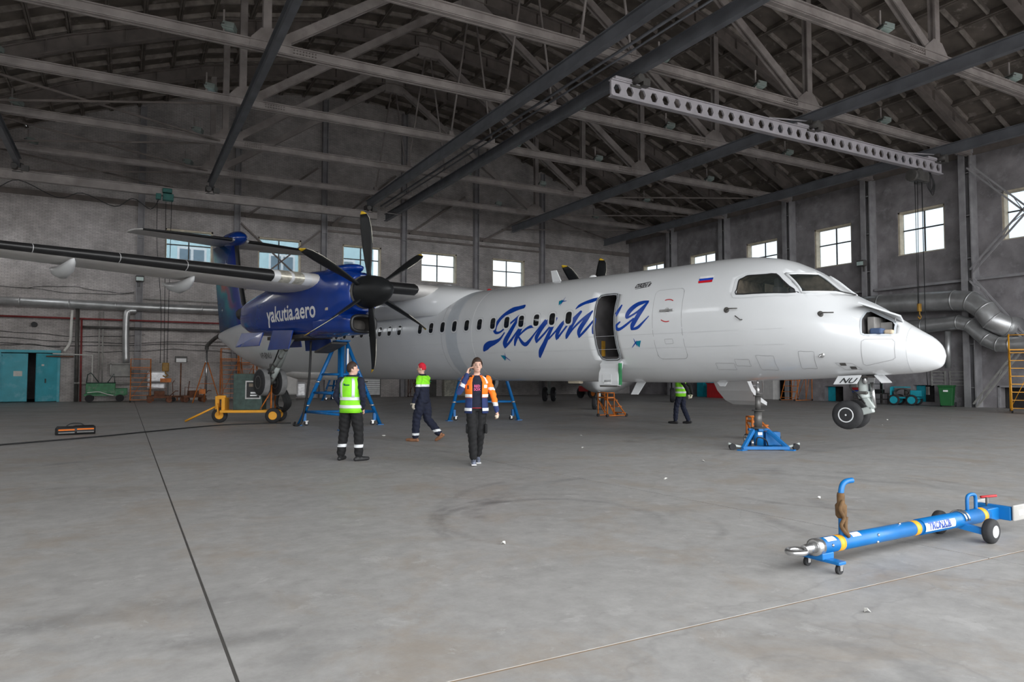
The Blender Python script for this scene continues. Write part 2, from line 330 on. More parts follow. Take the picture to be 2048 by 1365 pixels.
RW = [(14.85, 17.3), (19.88, 22.31), (24.98, 27.41), (30.08, 32.6), (35.32, 37.85), (40.6, 43.1)]
RZ = (7.75, 10.05)
bholes = [(a, b, *BZ) for a, b in BW]+[(-5.6, -3.1, 0, 2.62)]
niche = [(25.7, 26.9, 0, .85), (28.9, 30.4, 0, 1.5), (23.35, 24.3, 0, 1.5), (20.6, 21.7, .15, 1.0), (15.8, 17.6, 0, .95)]
rholes = [(a, b, *RZ) for a, b in RW]+niche
wall('wall_back', XL-.5, XR+.5, -.1, lambda x: roof_z(x)+.1, bholes, lambda u, z, t: (u, YB+t, z), .5, 'brick_back')
wr = wall('wall_right', YF, YB, -.1, lambda y: 12.9, rholes, lambda u, z, t: (XR+t, u, z), .5, 'plaster')
wall('wall_left', YF, YB, -.1, lambda y: 12.9, [(a, b, *RZ) for a, b in RW], lambda u, z, t: (XL-t, u, z), .5, 'left_bounce_paint')  # unseen wall; its window openings are added to bring in more light
struct('wall_front', MB().prism([(XL-.5, 11.6)]+[(XR+.5, 11.6)]+[(x, roof_z(x)+.1) for x in (XR+.5, 29.7, 24.2, 19.2, XC, 8.2, 3.2, -2.3, XL-.5)], 1, YF-.4, YF), 'plaster')
struct('trim_1', MB().box2((XL, YB-.12, 11.0), (XR, YB-.02, 11.28)), 'truss_dark')
for k, (a, b, z0, z1) in enumerate(niche):
    q = MB().box2((XR+.9, a-.2, z0-.1), (XR+.95, b+.2, z1+.2)).box2((XR+.45, a-.12, z0-.1), (XR+.9, a, z1+.1)).box2((XR+.45, b, z0-.1), (XR+.9, b+.12, z1+.1)).box2((XR+.45, a, z1), (XR+.9, b, z1+.1))
    q.build('niche_lining', 'interior_dark', wr)
    if k in (0, 3): MB().box2((XR+.3, b-.45, z0), (XR+.36, b-.02, z1-.03)).build('niche_door', 'teal_paint', wr)
    else: MB().box2((XR-.03, a-.08, z0), (XR+.1, a, z1+.06)).box2((XR-.03, b, z0), (XR+.1, b+.08, z1+.06)).box2((XR-.03, a-.08, z1), (XR+.1, b+.08, z1+.08)).build('niche_frame', 'column_grey', wr)
# ---- windows: reveal, frame, mullions, four panes each
def window(n, put, u0, u1, z0, z1, right):
    e = bpy.data.objects.new('window_%d' % n, None); COL.objects.link(e); e['kind'] = 'structure'; e.location = put((u0+u1)/2, z0, .3)
    def bx(name, ua, ub, za, zb, ta, tb, m):
        a, b = Vector(put(ua, za, ta)), Vector(put(ub, zb, tb)); o = MB().box2(a, b).build(name, m); o.parent = e; o.matrix_parent_inverse = Matrix.Translation(-Vector(e.location)); return o
    w = .09
    bx('frame', u0, u1, z1-w, z1, .06, .44, 'cream'); bx('sill', u0, u1, z0, z0+.05, .0, .46, 'cream'); bx('frame', u0, u0+w, z0, z1, .06, .44, 'cream'); bx('frame', u1-w, u1, z0, z1, .06, .44, 'cream')
    um, zm = (u0+u1)/2, z0+(z1-z0)*.58
    bx('mullion', um-.035, um+.035, z0+.05, z1-w, .36, .41, 'mullion'); bx('mullion', u0+w, u1-w, zm-.035, zm+.035, .365, .405, 'mullion')
    for ua, ub in ((u0+w, um-.035), (um+.035, u1-w)):
        for za, zb in ((z0+.05, zm-.035), (zm+.035, z1-w)): bx('pane', ua, ub, za, zb, .385, .391, 'window_glass')
for i, (a, b) in enumerate(BW): window(i+1, lambda u, z, t: (u, YB+t, z), a, b, *BZ, False)
for i, (a, b) in enumerate(RW): window(i+6, lambda u, z, t: (XR+t, u, z), a, b, *RZ, True)
# ---- turquoise double door, right leaf ajar
de = bpy.data.objects.new('door_1', None); COL.objects.link(de); de['kind'] = 'structure'; de.location = (-4.35, YB-.05, 0)
B('frame', 'turquoise', de, ((0, 0, 2.68), (2.75, .2, .14)), ((-1.3, 0, 1.3), (.12, .2, 2.6)), ((1.3, 0, 1.3), (.12, .2, 2.6)))
d1 = B('door_leaf', 'turquoise', de, ((-.66, 0, 1.3), (1.16, .07, 2.52)), ((-.66, -.045, 2.45), (1.1, .03, .05)), ((-1.2, -.045, 1.3), (.05, .03, 2.4)), ((-.11, -.045, 1.3), (.05, .03, 2.4)))
B('notice', 'paper', d1, ((-.5, -.05, 1.5), (.38, .012, .27)))
d2 = B('door_leaf', 'turquoise', de, ((0, 0, 1.3), (1.1, .07, 2.52)), ((0, -.045, 2.45), (1.05, .03, .05)), ((.5, -.045, 1.3), (.05, .03, 2.4)), ((-.5, -.045, 1.3), (.05, .03, 2.4)))
d2.location = (.82, -.25, 0); d2.rotation_euler = (0, 0, R(25)); B('handle', 'dark_metal', d2, ((-.12, -.07, 1.12), (.05, .05, .22))); B('notice', 'paper', d2, ((-.25, -.045, 1.95), (.12, .01, .1)))
struct('passage', MB().box2((-6.2, YB+6.0, -.1), (-2.6, YB+6.1, 3.2)).box2((-6.2, YB+.55, -.1), (-6.1, YB+6, 3.2)).box2((-2.7, YB+.55, -.1), (-2.6, YB+6, 3.2)).box2((-6.2, YB+.55, 3.1), (-2.6, YB+6, 3.2)).box2((-6.2, YB+.3, -.2), (-2.6, YB+6, -.02)), 'plaster')
# ---- roof of ribbed precast panels
NY = [YF, 2.9, 8.1, 13.4, 18.4, 23.4, 28.7, 34.1, 39.5, YB+.3]
ce = MB()
for s in (-1, 1):
    for (a, za), (b, zb) in zip(RP, RP[1:]):
        ce.add([(XC+s*a, YF, za+.32), (XC+s*b, YF, zb+.32), (XC+s*b, YB+.5, zb+.32), (XC+s*a, YB+.5, za+.32)], [(0, 1, 2, 3)])
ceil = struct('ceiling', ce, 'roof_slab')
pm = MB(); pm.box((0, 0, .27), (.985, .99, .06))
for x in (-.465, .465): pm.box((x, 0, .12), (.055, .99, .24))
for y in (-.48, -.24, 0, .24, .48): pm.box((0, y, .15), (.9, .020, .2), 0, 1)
pme = pm.mesh('roof_panel', ['roof_slab', 'roof_rib_lit'])
for s in (-1, 1):
    for (a, za), (b, zb), cnt in zip(RP, RP[1:], (4, 3, 4, 5)):
        ln = math.hypot(b-a, zb-za); ang = math.atan2(zb-za, b-a)
        for k in range(cnt):
            t = (k+.5)/cnt
            for y0, y1 in zip(NY, NY[1:]):
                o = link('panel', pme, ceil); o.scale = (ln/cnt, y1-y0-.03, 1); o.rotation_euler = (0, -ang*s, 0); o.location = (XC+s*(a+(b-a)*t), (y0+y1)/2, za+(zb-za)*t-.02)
# ---- trusses
ZCH = 12.1
def truss():
    e = empty('roof_truss', (XC, 0, ZCH))
    q = MB(); q.bar((-21.3, -.09, 0), (21.3, -.09, 0), .05, .3); q.bar((-21.3, .09, 0), (21.3, .09, 0), .05, .3); q.bar((-21.3, 0, -.11), (21.3, 0, -.11), .34, .05); q.bar((-21.3, -.14, .13), (21.3, -.14, .13), .10, .035); q.bar((-21.3, .14, .13), (21.3, .14, .13), .10, .035); q.build('bottom_chord', 'truss_steel', e)
    for s in (-1, 1):
        for (a, za), (b, zb) in zip(RP, RP[1:]):
            q = MB(); A, Bb = Vector((s*a, 0, za-ZCH-.42)), Vector((s*b, 0, zb-ZCH-.42)); q.bar(A, Bb, .07, .62); dn = Vector((0, 0, -.30)); q.bar(A+dn, Bb+dn, .34, .05); q.bar(A-dn, Bb-dn, .34, .05)
            n = 4
            for k in range(1, n+1): p = A.lerp(Bb, k/n-.12); q.bar(p+dn, p-dn, .32, .02, up=(1, 0, 0))
            q.build('top_chord', 'truss_dark', e)
        x = s*9.9; zt = roof_z(XC+x)-ZCH-.7
        q = MB(); q.bar((x, -.1, 0), (x, -.1, zt), .26, .05, up=(0, 1, 0)); q.bar((x, .1, 0), (x, .1, zt), .26, .05, up=(0, 1, 0)); q.build('post', 'truss_steel', e)
        q = MB(); q.bar((s*9.5, -.1, .2), (s*.5, -.1, 6.45), .05, .30); q.bar((s*9.5, .1, .2), (s*.5, .1, 6.45), .05, .30); q.bar((s*9.5, 0, .2), (s*.5, 0, 6.45), .2, .05); q.build('diagonal', 'truss_steel', e)
        q = MB()
        for yy in (-.135, .135): q.prism([(x-.75*s, -.1), (x+.55*s, -.1), (x+.5*s, .2), (x+.2*s, .55), (x-.25*s, .62), (x-.75*s, .25)], 1, yy-.012, yy+.012)
        g = q.build('gusset', 'truss_steel', e)
        q = MB()
        for i in range(8):
            for j in range(2): q.box((x-s*(.85+.1*i), -.155, -.05+.1*j), (.035, .03, .035))
        q.build('rivet_row', 'truss_dark', g)['kind'] = 'stuff'
        x2 = s*1.05
        T('hanger_rod', 'truss_steel', e, [(s*.12, 0, 6.4), (x2, 0, .1)], .045, 6); B('hanger_foot', 'truss_steel', e, ((x2, 0, .2), (.2, .26, .3)))
    B('apex_plate', 'truss_steel', e, ((0, 0, 6.5), (1.1, .3, .7)))
    return e
t0 = truss(); TY = [8.1, 13.4, 18.4, 23.4, 28.7, 34.1, 39.5]
TL = ['', 'roof truss nearest the camera, crossing the upper right corner', 'second roof truss from the camera, right behind the perforated crane girder', 'third roof truss from the camera, ending beyond the perforated girder', 'fourth roof truss counted from the camera', 'fifth roof truss, the last but one before the gable wall', 'roof truss closest to the far gable wall']
for i, y in enumerate(TY):
    if i == 0: continue
    t = t0 if i == 1 else copy_tree(t0)
    t.location.y = y; tag(t, TL[i], 'roof truss', 'steel roof trusses')
# thin bracing in the plane of the lower chords
for i, (y0, y1) in enumerate(zip(TY[1:], TY[2:]+[YB])):
    for s, x0, x1, nm in ((-1, -6.9, 3.6, 'left'), (1, 23.8, 33.8, 'right')):
        if i < 3: continue
        tag(MB().bar((x0, y0, ZCH), (x1, y1-.1, ZCH), .07, .07).bar((x1, y0, ZCH-.08), (x0, y1-.1, ZCH-.08), .07, .07).build('wind_brace', 'truss_dark'), 'thin crossed bracing near the %s wall in the %s roof bay counted from the gable' % (nm, ['sixth', 'fifth', 'fourth', 'third', 'second', 'last'][i]), 'brace', 'roof bracing')
# ---- crane runway beams below the trusses
RB = [(-4.65, 6, 40.6, 'leftmost dark crane runway beam under the trusses'), (3.8, 6, 40.7, 'dark runway beam carrying the left half of the far crane bridge'), (12.5, 6, 40.6, 'left one of the paired runway beams at mid span'), (14.6, 6, 43.4, 'right one of the paired runway beams, carrying the tip of the perforated girder'), (23.5, 6, 42.6, 'dark runway beam above the middle of the perforated girder'), (32.1, 6, 43.5, 'dark runway beam along the right wall')]
for x, y0, y1, l in RB:
    e = empty('runway_beam', (x, y0, 11.62), 0, l, 'beam', 'crane runway beams'); n = y1-y0
    MB().box2((-.02, 0, -.2), (.02, n, .2)).build('web', 'rail_dark', e); MB().box2((-.11, 0, -.23), (.11, n, -.2)).build('flange', 'rail_dark', e); MB().box2((-.11, 0, .2), (.11, n, .23)).build('flange', 'rail_dark', e)
    for y in TY[1:]:
        if y < y1: MB().box2((-.08, y-y0-.1, .23), (.08, y-y0+.1, .36)).build('clamp', 'truss_dark', e)
tag(MB().tube([(13.5, 8, 11.75), (13.5, 41, 11.75)], .05, 8).tube([(13.75, 8, 11.7), (13.75, 41, 11.7)], .035, 8).build('cable_conduit', 'rail_dark'), 'pair of thin cable conduits between the twin runway beams', 'conduit')
def trolley(name, parent, loc):
    q = MB(); q.cyl((-.1, -.1, .02), (-.1, -.5, .02), .13, 12); q.box((.3, -.1, .02), (.3, .35, .26))
    for dy in (-.16, .16):
        for dx in (-.1, .1): q.cyl((dx*1.0, dy, .17), (dx*2.2, dy, .17), .085, 10)
    q.box((.2, 0, .08), (.03, .5, .3)).box((-.2, 0, .08), (.03, .5, .3)).box((0, 0, -.12), (.43, .2, .08)); o = q.build('carriage', 'dark_metal', parent); o.location = loc; return o
# perforated girder crane
pe = empty('perforated_crane_girder', (0, 18.25, 10.92), 0, 'pale crane girder with a row of hexagonal holes', 'crane')
x0, x1, hh = 13.75, 32.4, .27; nh = 36; pit_ = (x1-x0)/nh
q = MB()
for side in (-.035, .035):
    for i in range(nh):
        c = x0+(i+.5)*pit_; r = .155; oc = [(c-pit_/2, -hh), (c+pit_/2, -hh), (c+pit_/2, 0), (c+pit_/2, hh), (c-pit_/2, hh), (c-pit_/2, 0)]
        hx = [(c-r*.5, -r), (c+r*.5, -r), (c+r, 0), (c+r*.5, r), (c-r*.5, r), (c-r, 0)]
        q.add([(a, side, b) for a, b in oc+hx], [(k, (k+1) % 6, 6+(k+1) % 6, 6+k) for k in range(6)])
        if side < 0: q.add([(a, y, b) for y in (-.035, .035) for a, b in hx], [(k, (k+1) % 6, 6+(k+1) % 6, 6+k) for k in range(6)])
q.build('web', 'girder_pale', pe)
MB().box2((x0, -.11, hh-.02), (x1, .11, hh+.015)).build('top_flange', 'girder_pale', pe); MB().box2((x0, -.11, -hh-.015), (x1, .11, -hh+.02)).build('bottom_flange', 'girder_pale', pe)
for x in (14.75, 23.5, 32.1): trolley('trolley', pe, (x, 0, .34)); B('bracket', 'girder_pale', pe, ((x-.5, 0, .33), (.8, .3, .09)))
for x in (21.2, 29.9): T('tie_rod', 'girder_pale', pe, [(x, 0, .34), (x+2.4, 0, .62)], .03, 6)
hx_ = 30.7
B('hoist', 'dark_metal', pe, ((hx_, 0, -.62), (.9, .42, .42)), ((hx_-.1, 0, -.36), (.3, .3, .2)), ((hx_+.35, .1, -.7), (.35, .5, .3)), bevel=.03); MB().cyl((hx_-.6, 0, -.62), (hx_-.35, 0, -.62), .26, 14).build('hoist_drum', 'dark_metal', pe)
for dx in (-.32, -.12): T('hoist_rope', 'black', pe, [(hx_+dx, 0, -.8), (hx_-.22+dx*.3, 0, -6.3)], .014, 5)
T('pendant_cable', 'black', pe, [(hx_+.2, 0, -.8), (hx_+.2, 0, -9.4), (hx_+.25, 0, -9.9)], .018, 5); B('pendant_control', 'dark_metal', pe, ((hx_+.25, 0, -10.1), (.12, .1, .35)))
q = MB(); q.box((hx_-.22, 0, -6.45), (.2, .1, .35)); q.build('hook_block', 'hook_yellow', pe, .02)
T('hook', 'hook_yellow', pe, [(hx_-.22, 0, -6.6), (hx_-.22, 0, -6.75), (hx_-.1, 0, -6.85), (hx_-.22, 0, -6.96), (hx_-.34, 0, -6.86)], .03, 8)
for k in range(4): T('cable_loop', 'black', pe, spline([(hx_+.75+.05*k, 0, -.3), (hx_+.6+.09*k, 0, -.9-.06*k), (hx_+.85+.06*k, 0, -1.15-.05*k), (hx_+1.05+.05*k, 0, -.8), (hx_+.85, 0, -.3)], 5), .014, 5)
# solid crane bridge at the far end with green hoist
se = empty('crane_bridge', (0, 40.3, 10.95), 0, 'solid grey crane bridge with a green hoist in front of the far gable', 'crane')
MB().box2((-7.4, -.05, -.2), (13.0, .05, .2)).build('web', 'truss_steel', se); MB().box2((-7.4, -.13, .18), (13.0, .13, .22)).build('top_flange', 'truss_steel', se); MB().box2((-7.4, -.13, -.22), (13.0, .13, -.18)).build('bottom_flange', 'truss_steel', se)
for x in (-4.65, 3.8, 12.5): trolley('trolley', se, (x, 0, .3)); T('tie_rod', 'truss_steel', se, [(x+.2, 0, .3), (x+2.3, 0, .22)], .02, 5)
B('hoist', 'hoist_green', se, ((1.8, -.05, -.3), (.5, .4, .35)), ((1.75, -.05, .02), (.45, .5, .22)), ((1.35, -.05, -.3), (.25, .3, .3)), bevel=.03)
for dx in (-.15, .12): T('hoist_rope', 'black', se, [(1.85+dx, 0, -.4), (1.88+dx*.5, 0, -8.9)], .015, 5)
T('pendant_cable', 'black', se, spline([(1.3, 0, -.4), (1.35, 0, -3), (1.6, 0, -6), (1.62, 0, -8.9)], 4), .015, 5)
B('hook_block', 'hook_yellow', se, ((1.88, 0, -9.1), (.32, .16, .45)), bevel=.04); T('hook', 'hook_yellow', se, [(1.88, 0, -9.3), (1.88, 0, -9.42), (2.0, 0, -9.52), (1.88, 0, -9.62), (1.76, 0, -9.54)], .035, 8); B('hook_weight', 'orange', se, ((1.9, 0, -9.78), (.5, .3, .2)))
T('festoon_cable', 'black', se, spline([(-7, -.1, -.2), (-5.6, -.1, -.75), (-4.6, -.1, -.25), (-3, -.1, -.9), (-2, -.1, -.55), (-.6, -.1, -1.05), (.2, -.1, -.55), (1.0, -.1, -1.0), (1.4, -.1, -.4)], 5), .02, 5)
# ---- floodlights standing on the truss chords
def floodlight():
    e = empty('floodlight'); q = MB(); q.box((0, 0, .35), (.05, .05, .9)); q.build('post', 'truss_steel', e)
    h = MB(); h.prism([(-.05, .2), (.34, .12), (.36, .30), (.02, .36)], 1, -.22, .22); h.build('housing', 'lamp_body', e, .015)
    MB().prism([(-.02, .185), (.31, .115), (.31, .108), (-.02, .178)], 1, -.19, .19).build('lens', 'lamp_lens', e); B('bracket', 'dark_metal', e, ((.0, 0, .26), (.14, .46, .03))); return e
f0 = floodlight(); first = True
ords = ['nearest', 'second', 'third', 'fourth', 'fifth', 'farthest']
FX = [(-4.2, 'over the left aisle'), (2.5, 'above the blue tail'), (15.9, 'beside the twin runway beams'), (20.6, 'above the cabin lettering'), (28.2, 'towards the right wall')]
for i, y in enumerate(TY[1:]):
    for x, wds in FX:
        if (x < 0 and i < 3) or (x < 3 and i < 2) or (x < 20 and i < 1): continue
        o = f0 if first else copy_tree(f0); first = False
        o.location = (x, y-.05, ZCH+.1); o.rotation_euler = (0, 0, R(-20)); tag(o, 'pale floodlight on the %s truss chord %s' % (ords[i], wds), 'floodlight', 'floodlights on the trusses')
# ---- columns
cm = MB(); cm.box2((-.17, -.5, 0), (-.13, 0, 13)); cm.box2((.13, -.5, 0), (.17, 0, 13)); cm.box2((-.15, -.27, 0), (.15, -.23, 13))
for k in range(6): cm.box2((-.15, -.46, .8+k*2.1), (.15, -.3, .83+k*2.1))
cme = cm.mesh('column', ['column_grey'])
bc = [('column', x) for x in (.66, 5.75, 10.95, 16.3, 21.7, 27.2)]
for i, (nm, x) in enumerate(bc):
    o = link(nm, cme); o.location = (x, YB, 0); o.scale = (1.0, .7, (roof_z(x)-.1)/13); tag(o, 'grey steel column on the far gable wall, number %d from the left end' % (i+1), 'column', 'columns on the gable wall')
rcn = MB(); rcn.box2((-.26, -.55, 0), (-.20, 0, 12.6)); rcn.box2((.20, -.55, 0), (.26, 0, 12.6)); rcn.box2((-.26, -.6, 0), (.02, -.54, 12.6)); rcn.box2((-.2, -.16, 0), (.2, -.12, 12.6))
for k in range(6): rcn.box2((-.2, -.5, .9+k*2.05), (.2, -.2, .94+k*2.05))
rcn.box2((-.3, -.75, 12.1), (.3, 0, 12.6)); rme = rcn.mesh('column', ['column_grey'])
for i, y in enumerate((13.4, 18.6, 23.75, 28.95, 34.2, 39.4)):
    o = link('column', rme); o.location = (XR, y, 0); o.rotation_euler = (0, 0, R(-90)); tag(o, 'broad steel column on the right wall, %s from the camera' % ords[i], 'column', 'columns on the right wall')
tag(MB().box2((XR-.3, YF, 12.35), (XR-.05, YB, 12.55)).box2((XR-.3, YF, 12.0), (XR-.25, YB, 12.4)).build('eaves_beam', 'truss_dark'), 'steel eaves beam along the top of the right wall', 'beam')
e = empty('wall_rail', (XR-.35, 0, 6.1), 0, 'horizontal grey wall rail below the right-hand windows', 'rail')
MB().box2((-.1, 8, -.12), (.1, 23.4, .0)).build('rail', 'column_grey', e); MB().box2((-.1, 24.1, -.12), (.1, 28.6, .0)).build('rail', 'column_grey', e)
tag(MB().box2((10.9, YB-.14, 8.6+2.0), (27, YB-.02, 10.72)).build('wall_girt', 'truss_dark'), 'dark horizontal girt high on the far gable wall', 'beam')
# lattice braces on the right wall in the nearest bay
def lattice(name, a, b, label, m='column_grey', w=.2):
    a, b = Vector(a), Vector(b); d = (b-a).normalized(); s = d.cross(Vector((1, 0, 0))).normalized()*w/2
    e = empty(name, a, 0, label, 'brace', 'lattice braces'); z = Vector((0, 0, 0)); L = b-a
    MB().bar(z-s, L-s, .07, .06, up=(1, 0, 0)).build('angle_bar', m, e); MB().bar(z+s, L+s, .07, .06, up=(1, 0, 0)).build('angle_bar', m, e)
    n = int(L.length/.7); q = MB()
    for k in range(n): q.bar(L*(k/n)+(s if k % 2 else -s), L*((k+1)/n)+(-s if k % 2 else s), .03, .02, up=(1, 0, 0))
    q.build('lacing', m, e)
X5 = XR-.75
lattice('lattice_brace', (X5, 18.3, 11.4), (X5, 15.95, 8.85), 'lattice brace falling from the top of the wide right column')
lattice('lattice_brace', (X5, 15.95, 8.85), (X5, 13.6, 6.3), 'lattice brace continuing down to the right edge of the picture')
lattice('lattice_brace', (X5, 18.3, 6.4), (X5, 15.95, 8.85), 'lattice brace rising from the middle of the wide right column')
lattice('lattice_brace', (X5, 15.95, 8.85), (X5, 13.6, 11.4), 'lattice brace rising out of the picture beside the last window')
lattice('lattice_brace', (X5, 18.3, 6.0), (X5, 16.1, 3.1), 'lattice brace dropping behind the silver duct')
lattice('lattice_brace', (X5, 18.3, .1), (X5, 16.1, 3.0), 'rust-stained lattice brace rising beside the green bin', 'pipe_grey')
# gable wall thin cross bracing
for i, (xa, xb) in enumerate(((5.75, 10.95),)):
    for k, (za, zb) in enumerate(((10.6, 6.3), (6.3, 10.6))):
        tag(MB().bar((xa+.2, YB-.2-.07*k, za), (xb-.2, YB-.2-.07*k, zb), .09, .09).build('wall_brace', 'truss_dark'), 'thin steel brace crossing the second gable window, %s towards the right' % ('falling' if k == 0 else 'rising'), 'brace', 'gable cross braces')
GL = ['third', 'fourth', 'fifth', 'second']
for i, (x, z0, z1, dx) in enumerate(((11.1, 11, 14.8, 4.6), (16.4, 11, 14, 4.4), (21.9, 11, 13.2, 4.2), (5.9, 11, 14.6, 4.6))):
    tag(MB().bar((x+.3, YB-.2, z0), (x+dx, YB-.2, z1), .12, .12).build('gable_strut', 'truss_dark'), 'slanting strut high on the gable wall above its %s window' % GL[i], 'brace', 'gable struts')
# ---- outside: pale blue building seen through the gable windows
oe = empty('building', (4, 66, 0), 0, 'pale blue building outside the gable windows', 'building')
B('wall', 'cyan_wall', oe, ((0, 4, 9), (34, 8, 18)))
for x in (-6.9, .9, 8.4, 14.0):
    for z in (3.4, 7.4, 11.4, 15.4):
        w = B('window', 'white_frame', oe, ((x, -.03, z), (2.3, .12, 2.0))); B('pane', 'grey_glass', w, ((x-.54, -.1, z), (.85, .05, 1.6)), ((x+.54, -.1, z), (.85, .05, 1.6)))
tag(MB().box2((XL-60, YF-80, -.7), (XR+80, YF-30, -.02)).box2((XL-60, YB+.7, -.7), (XR+80, YB+90, -.02)).box2((XR+1, YF-80, -.7), (XR+80, YB+90, -.03)).box2((XL-60, YF-80, -.7), (XL-1, YB+90, -.03)).build('apron', 'asphalt'), kind='structure')
# ================================================================== AIRLINER  (local frame: x aft from the nose, y starboard, z up from the cabin axis)
AH = R(-74.794)
ac = empty('airliner', (12.699, 7.145, 2.676), AH+PI, 'white twin-propeller airliner with blue nacelles, raised on blue jacks', 'airplane')
PX = [0, .05, .1, .2, .35, .65, 1.07, 1.61, 1.98, 2.37, 2.73, 3.21, 3.66, 4.25, 5.2, 12, 20.5, 23.8, 26.6, 28.7, 31, 32.3]
ZT = [-.82, -.66, -.58, -.48, -.38, -.17, .13, .44, .76, 1.01, 1.18, 1.30, 1.35, 1.37, 1.35, 1.345, 1.345, 1.345, 1.33, 1.28, 1.08, .88]
ZBt = [-.82, -.98, -1.03, -1.07, -1.11, -1.14, -1.165, -1.20, -1.225, -1.245, -1.26, -1.28, -1.30, -1.32, -1.345, -1.345, -1.345, -1.3, -1.0, -.55, .15, .58]
WWd = [0, .16, .22, .31, .41, .585, .82, 1.05, 1.16, 1.24, 1.29, 1.335, 1.345, 1.345, 1.345, 1.345, 1.345, 1.25, 1.02, .76, .36, .12]
ZMd = [-.82, -.8, -.78, -.75, -.72, -.64, -.5, -.35, -.25, -.17, -.1, -.05, 0, 0, 0, 0, 0, .03, .18, .36, .62, .73]
def interp(x, xs, ys):
    if x <= xs[0]: return ys[0]
    for i in range(len(xs)-1):
        if x <= xs[i+1]: return ys[i]+(ys[i+1]-ys[i])*(x-xs[i])/(xs[i+1]-xs[i])
    return ys[-1]
def smooth_interp(x, xs, ys):   # monotone-ish cubic (Catmull-Rom on the table)
    if x <= xs[0]: return ys[0]
    if x >= xs[-1]: return ys[-1]
    i = max(k for k in range(len(xs)-1) if xs[k] <= x)
    def sl(k):
        if k == 0 or k == len(xs)-1:
            j = 0 if k == 0 else k-1
            return (ys[j+1]-ys[j])/(xs[j+1]-xs[j])
        a, b = (ys[k]-ys[k-1])/(xs[k]-xs[k-1]), (ys[k+1]-ys[k])/(xs[k+1]-xs[k])
        return 0 if a*b <= 0 else 2*a*b/(a+b)
    h = xs[i+1]-xs[i]; t = (x-xs[i])/h
    return ((2*t**3-3*t*t+1)*ys[i]+(t**3-2*t*t+t)*h*sl(i)+(-2*t**3+3*t*t)*ys[i+1]+(t**3-t*t)*h*sl(i+1))
def fprof(x): return [smooth_interp(x, PX, a) for a in (ZT, ZBt, WWd, ZMd)]
def fring(x, n=48, off=0.):
    t, b, w, m = fprof(x); out = []
    for k in range(n):
        a = 2*PI*k/n; c, s = math.cos(a), math.sin(a)
        out.append(Vector((x, (w+off)*s, m+(t-m+off)*c if c > 0 else m+(m-b+off)*c)))
    return out
def fy(x, z, off=0.):
    t, b, w, m = fprof(x); r = (z-m)/(t-m) if z > m else (m-z)/(m-b)
    return (w+off)*math.sqrt(max(0., 1-min(abs(r)/(1+off/1.3), 1)**2))
def fsurf(x, z, off=.004, side=1): return Vector((x, side*fy(x, z, off), z))
def fuselage_mb(xs, n=48):
    q = MB(); q.loft([fring(x, n) for x in xs]); return q
NX = .50
xs = [NX, .6, .7, .85, 1.0, 1.15, 1.35, 1.6, 1.8, 2.0, 2.2, 2.4, 2.6, 2.8, 3.0, 3.25, 3.5, 3.8, 4.2, 4.7]+[5.2+.95*k for k in range(17)]+[21.2, 22, 22.8, 23.6, 24.4, 25.2, 26, 26.8, 27.6, 28.4, 29.2, 30, 30.7, 31.4, 32.0, 32.3]
fus = fuselage_mb(xs).build('fuselage', ['white_paint', 'interior_dark', 'interior_grey', 'cockpit_brown'], ac)
# real openings: cabin door, nose avionics bay, cockpit side window and windscreens
DOOR = [(6.87, .58), (6.80, .69), (6.66, .71), (6.42, .71), (6.31, .69), (6.27, .58), (6.27, -.70), (6.31, -.80), (6.40, -.83), (6.72, -.83), (6.83, -.79), (6.87, -.66)]
HATCH = [(1.12, -.41), (1.15, -.15), (1.12, -.01), (1.06, .01), (.73, -.19), (.685, -.25), (.66, -.41), (.71, -.44), (1.07, -.44)]
SIDEW = [(3.32, .44), (3.33, .74), (3.19, .82), (2.67, .82), (2.22, .41)]
def cut(poly, y0, y1, mi):
    m = MB().prism(poly, 1, y0, y1, mi).mesh('cutter', ['white_paint', 'interior_dark', 'interior_grey', 'cockpit_brown'])
    o = bpy.data.objects.new('cutter', m); COL.objects.link(o); o.parent = ac; return o
cutters = [cut(DOOR, -.9, 2, 1), cut(HATCH, -.25, 2, 1), cut(SIDEW, -.9, 2, 3), cut([(x, z) for x, z in SIDEW], -2, -.6, 3)]
WIND = [(.80, .80), (.30, .80), (.34, .44), (.97, .41)]
for s in (1, -1):
    m = MB(); A = [Vector((1.2, s*y, z)) for y, z in WIND]; A[2].x = A[2].x; Bq = [Vector((2.75, s*y, z)) for y, z in WIND]
    m.add(A+Bq, [(3, 2, 1, 0), (4, 5, 6, 7)]+[(i, (i+1) % 4, 4+(i+1) % 4, 4+i) for i in range(4)], 3)
    o = bpy.data.objects.new('cutter', m.mesh('cutter', ['white_paint', 'interior_dark', 'interior_grey', 'cockpit_brown'])); COL.objects.link(o); o.parent = ac; cutters.append(o)
for c in cutters:
    bmod = fus.modifiers.new('opening', 'BOOLEAN'); bmod.operation = 'DIFFERENCE'; bmod.object = c; bmod.solver = 'EXACT'
dg = bpy.context.evaluated_depsgraph_get(); nm = bpy.data.meshes.new_from_object(fus.evaluated_get(dg)); fus.modifiers.clear(); fus.data = nm
for c in cutters: bpy.data.objects.remove(c)
bm = bmesh.new(); bm.from_mesh(fus.data); bmesh.ops.delete(bm, geom=[f for f in bm.faces if all(v.co.x < NX+.0005 for v in f.verts)], context='FACES_ONLY'); bm.to_mesh(fus.data); bm.free()
q = MB(); q.loft([fring(x) for x in (0, .015, .04, .07, .11, .16, .22, .3, .4, NX-.003)], cap=False); q.build('radome', 'radome_white', ac)
q = MB(); q.loft([fring(NX-.006, 48, -.004), fring(NX+.006, 48, -.004)], cap=False); q.build('radome_joint', 'seam', ac)
